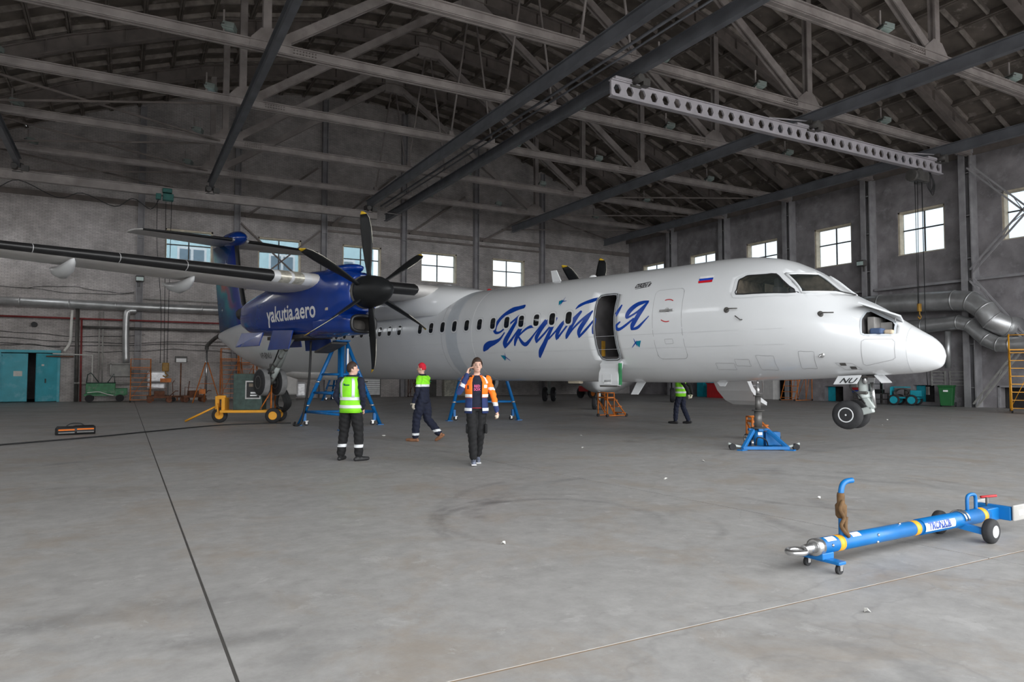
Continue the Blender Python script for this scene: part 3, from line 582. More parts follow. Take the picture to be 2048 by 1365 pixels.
# ---- surface strips and patches lying on the fuselage skin
def stroke_fus(name, pts, m, parent, off=.004, k=5, side=1, closed=False):   # pts: (x, z, halfwidth)
    P = spline([Vector(p) for p in pts], k, closed) if len(pts) > 2 else [Vector(p) for p in pts]; L = []; Rr = []
    for i, p in enumerate(P):
        a, b = (P[i-1], P[(i+1) % len(P)]) if closed else (P[max(i-1, 0)], P[min(i+1, len(P)-1)])
        t = Vector((b.x-a.x, b.y-a.y)); t = t.normalized() if t.length > 1e-6 else Vector((1, 0)); nrm = Vector((-t.y, t.x)); w = max(p.z, .003)
        rows = []
        for f in (-1, 0, 1): x, z = p.x+nrm.x*w*f, p.y+nrm.y*w*f; rows.append(fsurf(x, z, off, side))
        L.append(rows)
    q = MB(); n = len(L); vs = [v for r in L for v in r]; fs = []
    for i in range(n if closed else n-1):
        j = (i+1) % n
        for c in (0, 1): fs.append((i*3+c, j*3+c, j*3+c+1, i*3+c+1))
    q.add(vs, fs, 0, True)
    if not closed:   # rounded ends
        for i, sg in ((0, -1), (n-1, 1)):
            p = P[i]; a, b = P[max(i-1, 0)], P[min(i+1, n-1)]; t = Vector((b.x-a.x, b.y-a.y)).normalized()*sg; nr = Vector((-t.y, t.x)); w = max(p.z, .003)
            ring = [fsurf(p.x+w*(t.x*math.cos(u)+nr.x*math.sin(u)), p.y+w*(t.y*math.cos(u)+nr.y*math.sin(u)), off, side) for u in [PI*(k2/6-.5) for k2 in range(7)]]
            q.add(ring, [tuple(range(7))], 0, True)
    return q.build(name, m, parent)
def patch_fus(name, poly, m, parent, off=.004, side=1, nsub=6):   # filled polygon: fan from the centroid, radially subdivided
    c = Vector((sum(p[0] for p in poly)/len(poly), sum(p[1] for p in poly)/len(poly))); P = []
    for i in range(len(poly)):
        a, b = Vector(poly[i]), Vector(poly[(i+1) % len(poly)])
        for k in range(4): P.append(a.lerp(b, k/4))
    q = MB(); n = len(P); rings = [[fsurf(*(c.lerp(p, r/nsub)), off, side) for p in P] for r in range(1, nsub+1)]; ctr = fsurf(c.x, c.y, off, side)
    vs = [ctr]+[v for r in rings for v in r]; fs = [(0, 1+i, 1+(i+1) % n) for i in range(n)]
    for r in range(nsub-1):
        for i in range(n): fs.append((1+r*n+i, 1+(r+1)*n+i, 1+(r+1)*n+(i+1) % n, 1+r*n+(i+1) % n))
    q.add(vs, fs, 0, True); return q.build(name, m, parent)
def outline_fus(name, poly, w, m, parent, off=.0035, side=1): return stroke_fus(name, [(x, z, w) for a, b in zip(poly, poly[1:]+poly[:1]) for x, z in [tuple(Vector(a).lerp(Vector(b), t)) for t in (0, .34, .67)]], m, parent, off, 2, side, True)
def rrect(x0, x1, z0, z1, r, k=4):
    out = []
    for cx, cz, a0 in ((x1-r, z1-r, 0), (x0+r, z1-r, 90), (x0+r, z0+r, 180), (x1-r, z0+r, 270)):
        out += [(cx+r*math.cos(R(a0+90*i/k)), cz+r*math.sin(R(a0+90*i/k))) for i in range(k+1)]
    return out
LET = [[(9.32,0.607,0.055),(9.5,0.576,0.06),(9.72,0.534,0.08),(9.94,0.445,0.061),(10.11,0.324,0.056),(10.24,0.163,0.061),(10.29,0.023,0.067),(10.23,-0.05,0.042),(10.07,-0.033,0.028),(9.87,0.075,0.025),(9.65,0.204,0.03),(9.44,0.332,0.035)],[(9.42,0.354,0.035),(9.48,0.218,0.05),(9.6,0.062,0.064),(9.73,-0.094,0.069),(9.88,-0.25,0.074),(9.95,-0.363,0.076),(9.97,-0.444,0.031)],[(9.94,-0.433,0.03),(9.73,-0.301,0.035),(9.54,-0.147,0.03),(9.37,0.006,0.03),(9.23,0.125,0.035)],[(9.91,-0.063,0.02),(10.1,-0.219,0.036),(10.33,-0.301,0.062),(10.55,-0.346,0.088),(10.72,-0.425,0.089),(10.83,-0.506,0.037)],[(9.19,0.145,0.045),(9.27,0.047,0.05),(9.39,-0.107,0.055),(9.51,-0.262,0.055),(9.58,-0.397,0.03)],[(9.49,-0.24,0.02),(9.27,-0.09,0.025),(9.08,0.015,0.032),(8.93,0.054,0.039),(8.84,0.027,0.013)],[(9.38,-0.199,0.03),(9.29,-0.338,0.055),(9.19,-0.39,0.054),(9.06,-0.333,0.045),(8.88,-0.195,0.027),(8.68,-0.025,0.022),(8.44,0.185,0.031)],[(8.29,0.199,0.039),(8.44,0.108,0.058),(8.62,-0.072,0.058),(8.76,-0.232,0.058),(8.78,-0.342,0.029)],[(8.76,-0.332,0.029),(8.47,-0.144,0.029),(8.25,0.043,0.026),(8.06,0.219,0.029)],[(8.06,0.219,0.029),(8.19,0.019,0.052),(8.36,-0.214,0.058),(8.52,-0.405,0.063),(8.7,-0.576,0.068),(8.81,-0.711,0.034)],[(8.34,-0.28,0.022),(8.08,-0.095,0.026),(7.9,0.07,0.03),(7.74,0.169,0.033)],[(7.8,0.129,0.038),(7.96,-0.057,0.052),(8.06,-0.204,0.052),(8.08,-0.293,0.026)],[(8.04,-0.269,0.029),(7.82,-0.084,0.026),(7.62,0.098,0.03),(7.31,0.336,0.033)],[(7.29,0.335,0.028),(7.44,0.174,0.056),(7.59,-0.031,0.055),(7.72,-0.217,0.052),(7.76,-0.283,0.021)],[(7.73,-0.259,0.024),(7.51,-0.056,0.025),(7.24,0.142,0.032),(6.95,0.324,0.025)],[(6.95,0.324,0.025),(7.08,0.175,0.06),(7.24,-0.006,0.065),(7.34,-0.148,0.059),(7.35,-0.268,0.025)],[(7.33,-0.252,0.028),(7.16,-0.135,0.032),(6.99,0.003,0.029),(6.84,0.14,0.029)],[(7.48,0.417,0.012),(7.39,0.489,0.041),(7.22,0.552,0.042),(7.02,0.592,0.052),(6.88,0.62,0.037)],[(6.84,0.12,0.037),(6.89,-0.064,0.045),(6.91,-0.186,0.033)],[(6.11,0.407,0.022),(6.17,0.304,0.04),(6.24,0.197,0.044)],[(6.12,0.024,0.02),(6.22,-0.055,0.032),(6.19,-0.136,0.04),(6.09,-0.121,0.032),(5.92,-0.03,0.028),(5.75,0.079,0.023)],[(5.39,0.451,0.017),(5.52,0.437,0.039),(5.68,0.396,0.053),(5.83,0.298,0.062),(5.92,0.185,0.057),(5.93,0.113,0.028),(5.83,0.144,0.026),(5.65,0.231,0.026),(5.5,0.34,0.03),(5.4,0.422,0.022)],[(5.41,0.423,0.026),(5.54,0.263,0.057),(5.66,0.094,0.058),(5.77,-0.057,0.059),(5.8,-0.143,0.031)],[(5.8,-0.153,0.024),(5.64,-0.122,0.035),(5.49,-0.013,0.023),(5.34,0.115,0.01)]]
lt = empty('lettering'); lt.parent = ac; lt['label'] = 'large blue brush-script lettering on the cabin side'
def ribbon(pts): return [(x, z, w*.95) for x, z, w in pts]
groups = [(0, 4), (4, 7), (7, 10), (10, 18), (18, 20), (20, 24)]
def merge_strokes(name, strokes, m, parent, off):
    obs = [stroke_fus('s', ribbon(s), m, None, off+.0006*(i % 4)) for i, s in enumerate(strokes)]; bm = bmesh.new()
    for o in obs: bm.from_mesh(o.data)
    me = bpy.data.meshes.new(name); bm.to_mesh(me); bm.free(); me.materials.append(MATS[m])
    for p in me.polygons: p.use_smooth = True
    for o in obs: bpy.data.objects.remove(o)
    return link(name, me, parent)
bpy.data.objects.remove(lt)
for a, b in groups: merge_strokes('letter', LET[a:b], 'letter_blue', ac, .003)
# kites beside the lettering
for (x, z, sx, rot) in ((8.0, .63, 1, 0), (10.1, -.7, 1, 180), (5.72, -.46, -1, 180)):
    ca, sa = math.cos(R(rot*0)), 1
    fl = 1 if rot == 0 else -1
    k = patch_fus('kite', [(x+.12*sx, z+.03), (x+.02*sx, z+.06), (x-.03*sx, z+.01*fl), (x+.08*sx, z-.085)] if rot == 0 else [(x+.13*sx, z+.05), (x-.01*sx, z+.04), (x-.02*sx, z-.02), (x+.05*sx, z-.10)], 'teal', ac)
    for (ax, az, bx, bz) in ((-.05, .12, .03, -.1), (-.14, .02, .06, .01)) if rot == 0 else ((-.06, .1, .0, -.08), (-.15, -.1, .02, .05)):
        stroke_fus('kite_tail', [(x+ax*sx, z+az, .004), (x+(ax+bx)/2*sx, z+(az+bz)/2, .012), (x+bx*sx, z+bz, .004)], 'letter_blue', k, .006)
# cabin windows, both sides
for side in (1, -1):
    for i in range(29):
        x = 7.67+.543*i
        if i in (12,) or x > 23: continue
        if 13.9 < x < 14.5: continue
        f = outline_fus('window', rrect(x-.115, x+.115, .21-.17, .21+.17, .09), .022, 'seam' if 0 else 'white_panel', ac, .007, side)
        patch_fus('pane', rrect(x-.10, x+.10, .21-.155, .21+.155, .08), 'cabin_glass', f, .0065, side, 2)
        outline_fus('rim', rrect(x-.137, x+.137, .21-.192, .21+.192, .10), .006, 'seam', f, .0066, side)
# doors, hatches and panel seams
outline_fus('door_frame', DOOR, .028, 'grey_band', ac, .008); outline_fus('door_seal', DOOR, .010, 'dark_metal', ac, .011)
D2 = rrect(4.52, 5.25, -.82, .68, .1); dd = outline_fus('service_door', D2, .005, 'seam', ac); outline_fus('service_door_step', rrect(4.78, 4.98, -.5, -.4, .02), .004, 'seam', dd)
h = patch_fus('handle_recess', rrect(4.82, 4.94, .15, .27, .06), 'steel', dd, .005); MB().box(fsurf(4.88, .21, .03), (.34, .025, .045)).build('handle', 'steel', dd, .01)
for a0 in (110, 290): stroke_fus('arrow', [(4.88-.24*math.cos(R(a)), .21+.24*math.sin(R(a)), .010) for a in range(a0-50 if a0 == 110 else a0-55, a0+1, 12)], 'red', dd, .005)
for pl_ in ([(2.68, -.80), (3.02, -.78), (3.04, -1.06), (2.72, -1.07)], [(1.91, -.73), (2.18, -.72), (2.25, -1.04), (1.98, -1.04)], [(3.55, -.93), (3.95, -.92), (3.98, -1.05), (3.58, -1.06)], [(3.2, -.86), (3.5, -.85), (3.52, -.98), (3.22, -.99)]): outline_fus('access_panel', pl_, .004, 'seam', ac)
outline_fus('avionics_panel', [(1.12, -.56), (1.07, -.52), (.69, -.52), (.65, -.57), (.66, -.85), (.71, -.89), (1.13, -.99), (1.17, -.96)], .0045, 'seam', ac)
outline_fus('avionics_bay_frame', HATCH, .014, 'grey_band', ac, .006)
for x, z in ((1.5, -.965), (1.36, -1.03)): patch_fus('belly_vent', rrect(x-.05, x+.05, z-.025, z+.025, .01), 'dark_metal', ac, .005)
outline_fus('vent_plate', [(1.62, -.94), (1.35, -.95), (1.24, -1.06), (1.5, -1.07)], .004, 'seam', ac)
for x in (11.25, 12.6): 
    q = MB(); ra = fring(x-.008, 48, .003); rb = fring(x+.008, 48, .003); q.loft([ra, rb], cap=False); q.build('skin_seam', 'seam' if x != 11.25 else 'flag_white', ac)
q = MB(); q.loft([fring(x, 48, .002) for x in (11.9, 12.15, 12.4)], cap=False); q.build('ice_shield', 'grey_band', ac)
for z in (-.3, .0, -.75):
    stroke_fus('lap_seam', [(2.4 if z > -.5 else 5.6, z-.28, .0022), (8, z-.28, .0022), (15, z-.28, .0022), (20, z-.28, .0022)], 'faint_seam', ac, .0025, 8)
# flag and type name
for k, m in enumerate(('flag_white', 'flag_blue', 'flag_red')):
    z1 = .905-.05*k; patch_fus('flag_stripe', [(4.26, z1), (3.93, z1), (3.92, z1-.05), (4.24, z1-.05)], m, ac, .005, 1, 2)
def text_on(name, body, size, m, x, z, surf, shear=0., sx=1., bold=0.):
    me = text_mesh(body, size, name, 0, shear, bold)
    bm = bmesh.new(); bm.from_mesh(me); bmesh.ops.triangulate(bm, faces=bm.faces); bmesh.ops.subdivide_edges(bm, edges=[e for e in bm.edges if e.calc_length() > .08], cuts=2); bm.to_mesh(me); bm.free()
    for v in me.vertices: v.co = surf(x-v.co.x*sx, z+v.co.y)
    me.materials.clear(); me.materials.append(MATS[m]); return link(name, me, ac)
text_on('type_lettering', 'DASH 8', .12, 'black', 5.69, .84, lambda x, z: fsurf(x, z, .010), .3, 1., .03); stroke_fus('type_underline', [(5.52, .915, .008), (5.86, .885, .008)], 'black', ac, .006); stroke_fus('type_underline', [(5.56, .80, .006), (5.86, .775, .006)], 'black', ac, .006)
text_on('registration', 'VP-BNU', .36, 'black', 24.6, -.42, lambda x, z: fsurf(x, z, .006), .1)
# cockpit glazing
def sheet(name, P, m, parent, off=0.):
    q = MB(); q.add([Vector(p) for p in P], [tuple(range(len(P)))]); o = q.build(name, m, parent); return o
def surf_w(x, z, off): return fsurf(x, z, off)
for side in (1, -1):
    g = patch_fus('side_window', SIDEW, 'cockpit_glass', ac, .002, side, 4); outline_fus('window_seal', SIDEW, .012, 'black', g, .0085, side)
    outline_fus('window_frame', [(3.36, .40), (3.37, .77), (3.21, .855), (2.64, .855), (2.16, .385)], .036, 'white_panel', g, .006, side)
    def wsurf(y, z):   # windscreen pane lying on the nose surface: search the x where the skin half-width is y
        lo, hi = 1.0, 3.2
        for _ in range(40):
            mid = (lo+hi)/2
            t, b, w, mm = fprof(mid)
            if z < t and fy(mid, z) > y: hi = mid
            else: lo = mid
        return Vector((hi-.004, side*y*1.002, z+.002))
    q = MB(); rows = []
    for i in range(9):
        v = i/8; rows.append([wsurf((.80+(.98-.80)*v)*(1-u)+(.28+(.32-.28)*v)*u, .81+(.40-.81)*v+.0*u) for u in [k/8 for k in range(9)]])
    q.loft(rows, cap=False, closed=False); w = q.build('windscreen', 'cockpit_glass', ac)
    fr = MB(); per = [r[0] for r in rows]+rows[-1][1:]+[r[-1] for r in reversed(rows[:-1])]+list(reversed(rows[0][:-1])); fr.tube(per, .026, 6, closed=True); fr.build('windscreen_frame', 'white_panel', w); fr = MB(); ctr = sum(per, Vector())/len(per); fr.tube([p_+(ctr-p_).normalized()*.035 for p_ in per], .009, 5, closed=True); fr.build('window_seal', 'black', w)
B('pilot_seat', 'interior_grey', ac, ((2.95, .1, .35), (.14, .44, .6)), ((2.98, .1, .74), (.1, .26, .18)), ((2.72, .1, .08), (.5, .44, .12)), bevel=.03); B('instrument_panel', 'interior_dark', ac, ((2.18, 0, .28), (.2, 1.0, .28)), bevel=.02); B('cockpit_bulkhead', 'cream', ac, ((3.27, -.35, .5), (.04, .9, .5)))
T('wiper', 'black', ac, [wsurf(.2, .40), (1.42, .25, .36), (1.62, .75, .42)], .012, 6)
# things inside the cabin door
B('cabin_seat', 'interior_grey', ac, ((6.6, -.1, -.30), (.42, .5, .1)), ((6.75, -.1, .0), (.12, .5, .6)), bevel=.04); B('cabin_seat', 'denim', ac, ((6.5, .35, -.45), (.45, .5, .2)), bevel=.05); B('seat_back', 'interior_dark', ac, ((6.42, -.3, .2), (.14, .45, .55)), bevel=.04)
B('door_trim', 'hook_yellow', ac, ((6.855, 1.02, -.55), (.02, .12, .36)), ((6.6, .4, -.60), (.16, .10, .05))); B('cabin_floor', 'interior_dark', ac, ((6.57, .1, -.78), (.6, 1.9, .06))); B('red_streamer', 'red', ac, ((6.55, .7, -.66), (.03, .03, .14)))
# lower half of the opened door hanging below the sill
q = MB(); pf = [(1.07, -.845), (1.16, -.92), (1.13, -1.02), (1.19, -1.12), (1.21, -1.30), (1.19, -1.42), (1.10, -1.42), (1.10, -1.15), (1.03, -1.0), (1.0, -.87)]
q.prism(pf, 0, 6.28, 6.86); o = q.build('hanging_door', 'white_panel', ac, .012); B('door_edge_seal', 'green_paint', o, ((6.275, 1.14, -1.15), (.03, .10, .5))); B('door_sill_bar', 'dark_metal', o, ((6.57, 1.15, -1.43), (.5, .10, .04))); outline = MB().box((6.6, 1.216, -1.25), (.26, .008, .18)).build('door_hatch', 'white_panel', o); B('door_placard', 'flag_white', o, ((6.58, 1.214, -1.33), (.2, .012, .09)))
# avionics bay door held open, equipment inside
q = MB(); q.add([(1.17, .36, .13), (.62, .16, -.18), (.55, .55, -.10), (1.18, .78, .17)], [(0, 1, 2, 3)]); o = q.build('avionics_bay_door', 'white_panel', ac); sm = o.modifiers.new('thick', 'SOLIDIFY'); sm.thickness = .03; T('door_stay', 'steel', ac, [(.71, .33, -.22), (.66, .50, -.13)], .01, 6)
B('avionics_box', 'interior_grey', ac, ((1.02, .35, -.26), (.12, .6, .3)), ((.86, .2, -.3), (.2, .3, .2)), bevel=.01); B('tool_roll', 'denim', ac, ((.92, .62, -.375), (.2, .25, .11)), bevel=.03); B('tan_bundle', 'tan_fabric', ac, ((.75, .52, -.39), (.15, .2, .08)), bevel=.03)
# probes, antennas
for x, z, d in ((3.49, .13, (-.22, .05, .0)), (1.76, -.04, (-.22, .06, .01))):
    p = fsurf(x, z, 0); q = MB(); q.ell(p, (.06, .03, .06), 12, 8); q.tube([p+Vector((-.02, .03, .0)), p+Vector((-.08, .07, .02)), p+Vector((-.27, .08, .01))], .012, 8); q.build('air_probe', 'dark_metal', ac)
p = fsurf(3.16, -.08, 0); MB().tube([p, p+Vector((.02, .05, .0)), p+Vector((.12, .06, .08))], .011, 8).build('angle_probe', 'dark_metal', ac); p = fsurf(1.79, -.79, 0); MB().ell(p, (.055, .02, .055), 12, 8).tube([p, p+Vector((.03, .07, -.03))], .012, 6).build('static_probe', 'steel', ac)
q = MB(); q.prism([(9.40, 1.33), (9.08, 1.33), (9.27, 1.68), (9.47, 1.68)], 1, -.018, .018); q.build('blade_antenna', 'white_panel', ac, .008); q = MB(); q.prism([(6.62, -1.33), (6.36, -1.33), (6.60, -1.65), (6.81, -1.65)], 1, -.018, .018); q.build('blade_antenna', 'white_panel', ac, .008); q = MB(); q.prism([(4.2, -1.3), (4.5, -1.3), (4.4, -1.42), (4.28, -1.42)], 1, -.015, .015); q.build('blade_antenna', 'white_panel', ac, .008)
MB().ell((8.0, 0, 1.36), (.12, .05, .06)).build('beacon', 'flag_white', ac); MB().ell((12.0, .0, 1.35), (.09, .06, .06)).build('beacon', 'red', ac); MB().box((8.6, 0, -1.36), (.4, .16, .08)).build('belly_fitting', 'cream', ac, .02)
q = MB(); q.loft([[Vector((x, y*w, -1.2-(.2 if abs(y) < .8 else .02)*f)) for y in (-1, -.7, .7, 1)]+[Vector((x, y*w, -1.05)) for y in (1, -1)] for x, w, f in ((19.6, .5, .2), (20.2, .75, .95), (22.9, .75, .95), (24.0, .6, .0))]); q.build('belly_fairing', 'wing_under', ac)
# airstair door hanging open on the port side
pf = [(-1.30, -.85), (-1.42, -1.2), (-1.72, -1.55), (-2.1, -1.8), (-2.5, -1.92), (-2.52, -1.84), (-2.15, -1.70), (-1.82, -1.46), (-1.55, -1.1), (-1.42, -.85)]
o = MB().prism(pf, 0, 4.55, 5.45).build('airstair_door', 'white_panel', ac)
for k in range(4): B('step', 'steel', o, ((4.98, -1.5-.27*k, -1.02-.2*k), (.7, .22, .03)))
for x in (4.6, 5.4): T('stair_rail', 'steel', o, [(x, -1.45, -.6), (x, -2.4, -1.25), (x, -2.4, -1.8)], .015, 6)
# ---- wings, nacelles
def airfoil(c, th, n=12):
    P = []
    def t(u): return 5*th*(.2969*math.sqrt(u)-.126*u-.3516*u*u+.2843*u**3-.1036*u**4)
    for k in range(n+1): u = (1-math.cos(PI*k/n))/2; P.append((u*c, t(u)*c*.92+.01*c))
    for k in range(n-1, 0, -1): u = (1-math.cos(PI*k/n))/2; P.append((u*c, -t(u)*c*.80+.01*c))
    return P
WST = [(0, 13.15, 3.45, .17, 1.30), (1.4, 13.15, 3.45, .17, 1.30), (4.0, 13.2, 3.4, .17, 1.28), (5.0, 13.2, 3.35, .17, 1.28), (9.5, 13.5, 2.45, .16, 1.38), (13.9, 13.85, 1.55, .14, 1.47), (14.2, 14.15, 1.0, .09, 1.48)]
def wing_rings(s, lo, hi):
    st = [w for w in WST if lo <= w[0] <= hi]; return [[Vector((x+a, s*y, z+b)) for a, b in airfoil(c, th)] for y, x, c, th, z in st]
def wst(y):
    return [interp(y, [w[0] for w in WST], [w[i] for w in WST]) for i in (1, 2, 3, 4)]
def wing_sec(y, s, f=None, grow=0.):
    x, c, th, z = wst(y); A = airfoil(c, th)
    if f is None: return [Vector((x+a, s*y, z+b)) for a, b in A]
    return [Vector((x+a-grow, s*y, z+b*(1+grow*4))) for a, b in sorted([p for p in A if p[0] <= f*c and p[1] >= .01*c], reverse=True)+sorted([p for p in A if p[0] <= f*c and p[1] < .01*c])]
for s in (1, -1):
    wg = MB(); wg.loft([wing_sec(y, s) for y in (0, 1.4, 2.6, 4.0, 5.0, 6.5, 8, 9.5, 11, 12.5, 13.5, 13.9, 14.05, 14.2)]); wo_ = wg.build('wing', 'wing_under', ac)
    bt = MB(); bt.loft([wing_sec(y, s, .085, .006) for y in (6.15, 8, 9.5, 11, 12.5, 13.6)], cap=False, closed=False); bt.build('deicing_boot', 'boot_black', wo_)
    bt = MB(); bt.loft([wing_sec(y, s, .085, .006) for y in (1.75, 2.6, 3.7)], cap=False, closed=False); bt.build('deicing_boot', 'boot_black', wo_)
    for a, b, m in ((5.15, 5.35, 'white_panel'), (5.35, 5.62, 'wing_worn'), (5.62, 5.70, 'white_panel'), (5.70, 5.98, 'wing_worn'), (5.98, 6.15, 'white_panel')):
        bt = MB(); bt.loft([wing_sec(y, s, .085, .007) for y in (a, (a+b)/2, b)], cap=False, closed=False); bt.build('leading_edge_panel', m, wo_)
    for y, x0 in ((7.9, 13.55), (10.55, 12.95)):
        x0 = x0+.35; z0 = wst(y)[3]-.18; q = MB(); q.tube([(x0, s*y, z0+.02), (x0+.15, s*y, z0-.03), (x0+.5, s*y, z0-.12), (x0+1.0, s*y, z0-.16), (x0+1.6, s*y, z0-.08), (x0+2.2, s*y, z0+.05)], [.015, .07, .13, .15, .11, .02], 12); q.build('flap_fairing', 'white_panel', wo_)
    for y in (8.2, 9.6, 11.2): q = MB(); q.loft([wing_sec(y, s, .086, .008), wing_sec(y+.015, s, .086, .008)], cap=False, closed=False); q.build('boot_joint', 'seam', wo_)
# wing root fairing on the cabin roof
q = MB(); R_ = []
for x, w, hgt in ((11.9, .35, 1.30), (12.5, .95, 1.42), (13.1, 1.35, 1.56), (13.8, 1.5, 1.68), (15, 1.5, 1.70), (16.4, 1.45, 1.62), (17.6, 1.2, 1.46), (18.8, .5, 1.30)):
    R_.append([Vector((x, w*math.sin(a), .85+(hgt-.85)*max(0, math.cos(a))**.6)) for a in [PI*(k/16-.5) for k in range(17)]]+[Vector((x, w*.95, .6)), Vector((x, -w*.95, .6))])
q.loft(R_); q.build('wing_root_fairing', 'white_paint', ac)
NS = [(11.86, .42, 1.36, .45), (12.1, .52, 1.47, .40), (12.5, .57, 1.55, .24), (12.95, .60, 1.61, -.08), (13.3, .61, 1.64, -.17), (14.2, .62, 1.68, -.17), (15.2, .60, 1.66, -.12), (16.3, .57, 1.50, -.06), (17.3, .50, 1.34, .0), (18.2, .40, 1.20, .12), (18.8, .26, 1.08, .3), (19.2, .10, .95, .5)]
def nac_prof(x): return [interp(x, [n[0] for n in NS], [n[i] for n in NS]) for i in (1, 2, 3)]
def nac_ring(x, yc, n=32, p=.72):
    w, t, b = nac_prof(x); m, hgt = (t+b)/2, (t-b)/2; out = []
    for k in range(n):
        a = 2*PI*k/n; c, s = math.cos(a), math.sin(a)
        out.append(Vector((x, yc+w*math.copysign(abs(s)**p, s), m+hgt*math.copysign(abs(c)**p, c))))
    return out
def nac_y(x, z, off=.004):
    w, t, b = nac_prof(x); m, hgt = (t+b)/2, (t-b)/2; c = min(.999, abs(z-m)/hgt)**(1/.72); return w*max(0, 1-c*c)**.36+off
def blade_mb(Rr=2.055, r0=.30):
    q = MB(); rings = []
    for r, ch, tw, th, sw in ((r0, .18, 100, .8, 0), (.5, .24, 94, .4, 0), (.8, .34, 88, .2, .0), (1.2, .40, 82, .13, .0), (1.6, .38, 77, .09, .02), (1.85, .31, 74, .07, .05), (1.97, .22, 73, .06, .09), (Rr, .06, 72, .06, .16)):
        a = R(tw); rings.append([Vector((math.sin(a)*(cx*ch)-math.cos(a)*ty*ch*th+sw, math.cos(a)*cx*ch+math.sin(a)*ty*ch*th, r)) for cx, ty in ((-.5, 0), (-.35, .38), (0, .5), (.3, .32), (.5, 0), (.3, -.2), (0, -.28), (-.35, -.2))])
    q.loft(rings[:7]); return q, rings
bq, brs = blade_mb(); BLADE = bq.mesh('blade', ['blade_black']); q = MB(); q.loft([[v*1.0 for v in r] for r in brs[5:]], smooth=True)
tipm = MB(); tipm.loft([[Vector((v.x*1.03, v.y*1.03, v.z)) for v in r] for r in (brs[6], brs[7])]); TIP = tipm.mesh('tip', ['yellow_tip'])
ed = MB(); ed.tube([(r[0].x, r[0].y, r[0].z) for r in brs[3:7]], .008, 5); EDGE = ed.mesh('leading_edge', ['wing_worn'])
def propeller(parent, x, yc, z, phase):
    e = empty('propeller', (x, yc, z)); e.parent = parent
    MB().lathe((0, 0, 0), (-1, 0, 0), [(-.18, .405), (-.1, .415), (0, .41), (.2, .39), (.42, .345), (.62, .27), (.78, .18), (.88, .09), (.92, .0)], 28).build('spinner', 'blade_black', e)
    for k in range(6):
        b = link('blade', BLADE, e); b.rotation_euler = (-(phase+k*PI/3), 0, 0); t = link('tip', TIP, b); t2 = link('leading_edge', EDGE, b)
    return e
def nacelle(parent, yc, s, m='blue_paint'):
    q = MB(); q.loft([nac_ring(x, yc) for x in (11.86, 11.95, 12.1, 12.35, 12.6, 13.0, 13.3, 13.8, 14.2, 14.7, 15.2, 15.8, 16.3, 16.8, 17.3, 17.8, 18.2, 18.5, 18.8, 19.05, 19.2)]); n_ = q.build('nacelle', m, parent)
    MB().lathe((11.87, yc, .92), (-1, 0, 0), [(-.05, .43), (.06, .42), (.07, .2)], 28).build('front_ring', 'dark_metal', n_)
    el = [Vector((0, .35*math.copysign(abs(math.sin(a))**.6, math.sin(a)), .20*math.copysign(abs(math.cos(a))**.6, math.cos(a)))) for a in [2*PI*k/28 for k in range(28)]]
    o_ = Vector((11.86, yc, .12)); ch = MB(); ch.loft([[o_+Vector((1.6, v.y*1.62, v.z*1.35+.04)) for v in el], [o_+Vector((.9, v.y*1.58, v.z*1.45+.02)) for v in el], [o_+Vector((.4, v.y*1.42, v.z*1.42+.02)) for v in el], [o_+Vector((.12, v.y*1.22, v.z*1.22)) for v in el], [o_+Vector((0, v.y*1.04, v.z*1.04)) for v in el]], cap=False); ch.build('intake_duct', m, n_)
    q = MB(); q.loft([[o_+Vector((.03, v.y*.95, v.z*.93)) for v in el], [o_+Vector((.42, v.y*.8, v.z*.7-.03)) for v in el]], cap=False); q.build('intake_lining', 'soot', n_)
    MB().tube([o_+Vector((.02, v.y, v.z)) for v in el], .045, 8, closed=True).build('intake_lip', 'boot_black', n_); q = MB(); q.add([o_+Vector((.40, v.y*.86, v.z*.8-.03)) for v in el], [tuple(range(28))]); q.build('intake_throat', 'soot', n_)
    q = MB(); q.ell((12.9, yc, 1.58), (.9, .3, .16), 16, 10); q.build('top_scoop', m, n_)
    return n_
def wheel(parent, c, r, w, m_t='tyre', rim_r=.55, spokes=9):
    c = Vector(c); t = MB(); t.lathe(c-Vector((0, w/2, 0)), (0, 1, 0), [(0.005, rim_r*r), (0, r*.72), (w*.06, r*.88), (w*.2, r*.975), (w*.33, r*.99), (w*.36, r*.975), (w*.39, r), (w*.61, r), (w*.64, r*.975), (w*.67, r*.99), (w*.8, r*.975), (w*.94, r*.88), (w, r*.72), (w-.005, rim_r*r)], 32); o = t.build('tyre', m_t, parent)
    q = MB(); 
    for sd in (-1, 1):
        a = Vector((0, sd, 0)); q.lathe(c+a*w*.30, a, [(0, rim_r*r*1.02), (w*.2, rim_r*r*1.0), (w*.19, rim_r*r*.86), (w*.06, rim_r*r*.8), (w*.05, .28*rim_r*r), (w*.17, .24*rim_r*r), (w*.18, .0)], 24)
    if m_t == 'tyre_grey': MB().lathe(c-Vector((0, w*.32, 0)), (0, 1, 0), [(0, r*.9), (0, r*1.004), (w*.64, r*1.004), (w*.64, r*.9)], 32, smooth=False).build('tread', 'tyre_grey', o); o.data.materials[0] = MATS['tyre']
    ri = q.build('rim', 'rim' if m_t == 'tyre' else 'dark_metal', o)
    for sd in (-1, 1):
        for k in range(spokes):
            a = 2*PI*k/spokes; MB().cyl(c+Vector((rim_r*r*.58*math.cos(a), sd*w*.345, rim_r*r*.58*math.sin(a))), c+Vector((rim_r*r*.58*math.cos(a), sd*w*.365, rim_r*r*.58*math.sin(a))), rim_r*r*.13, 8).build('vent_hole', 'black', ri)
    return o
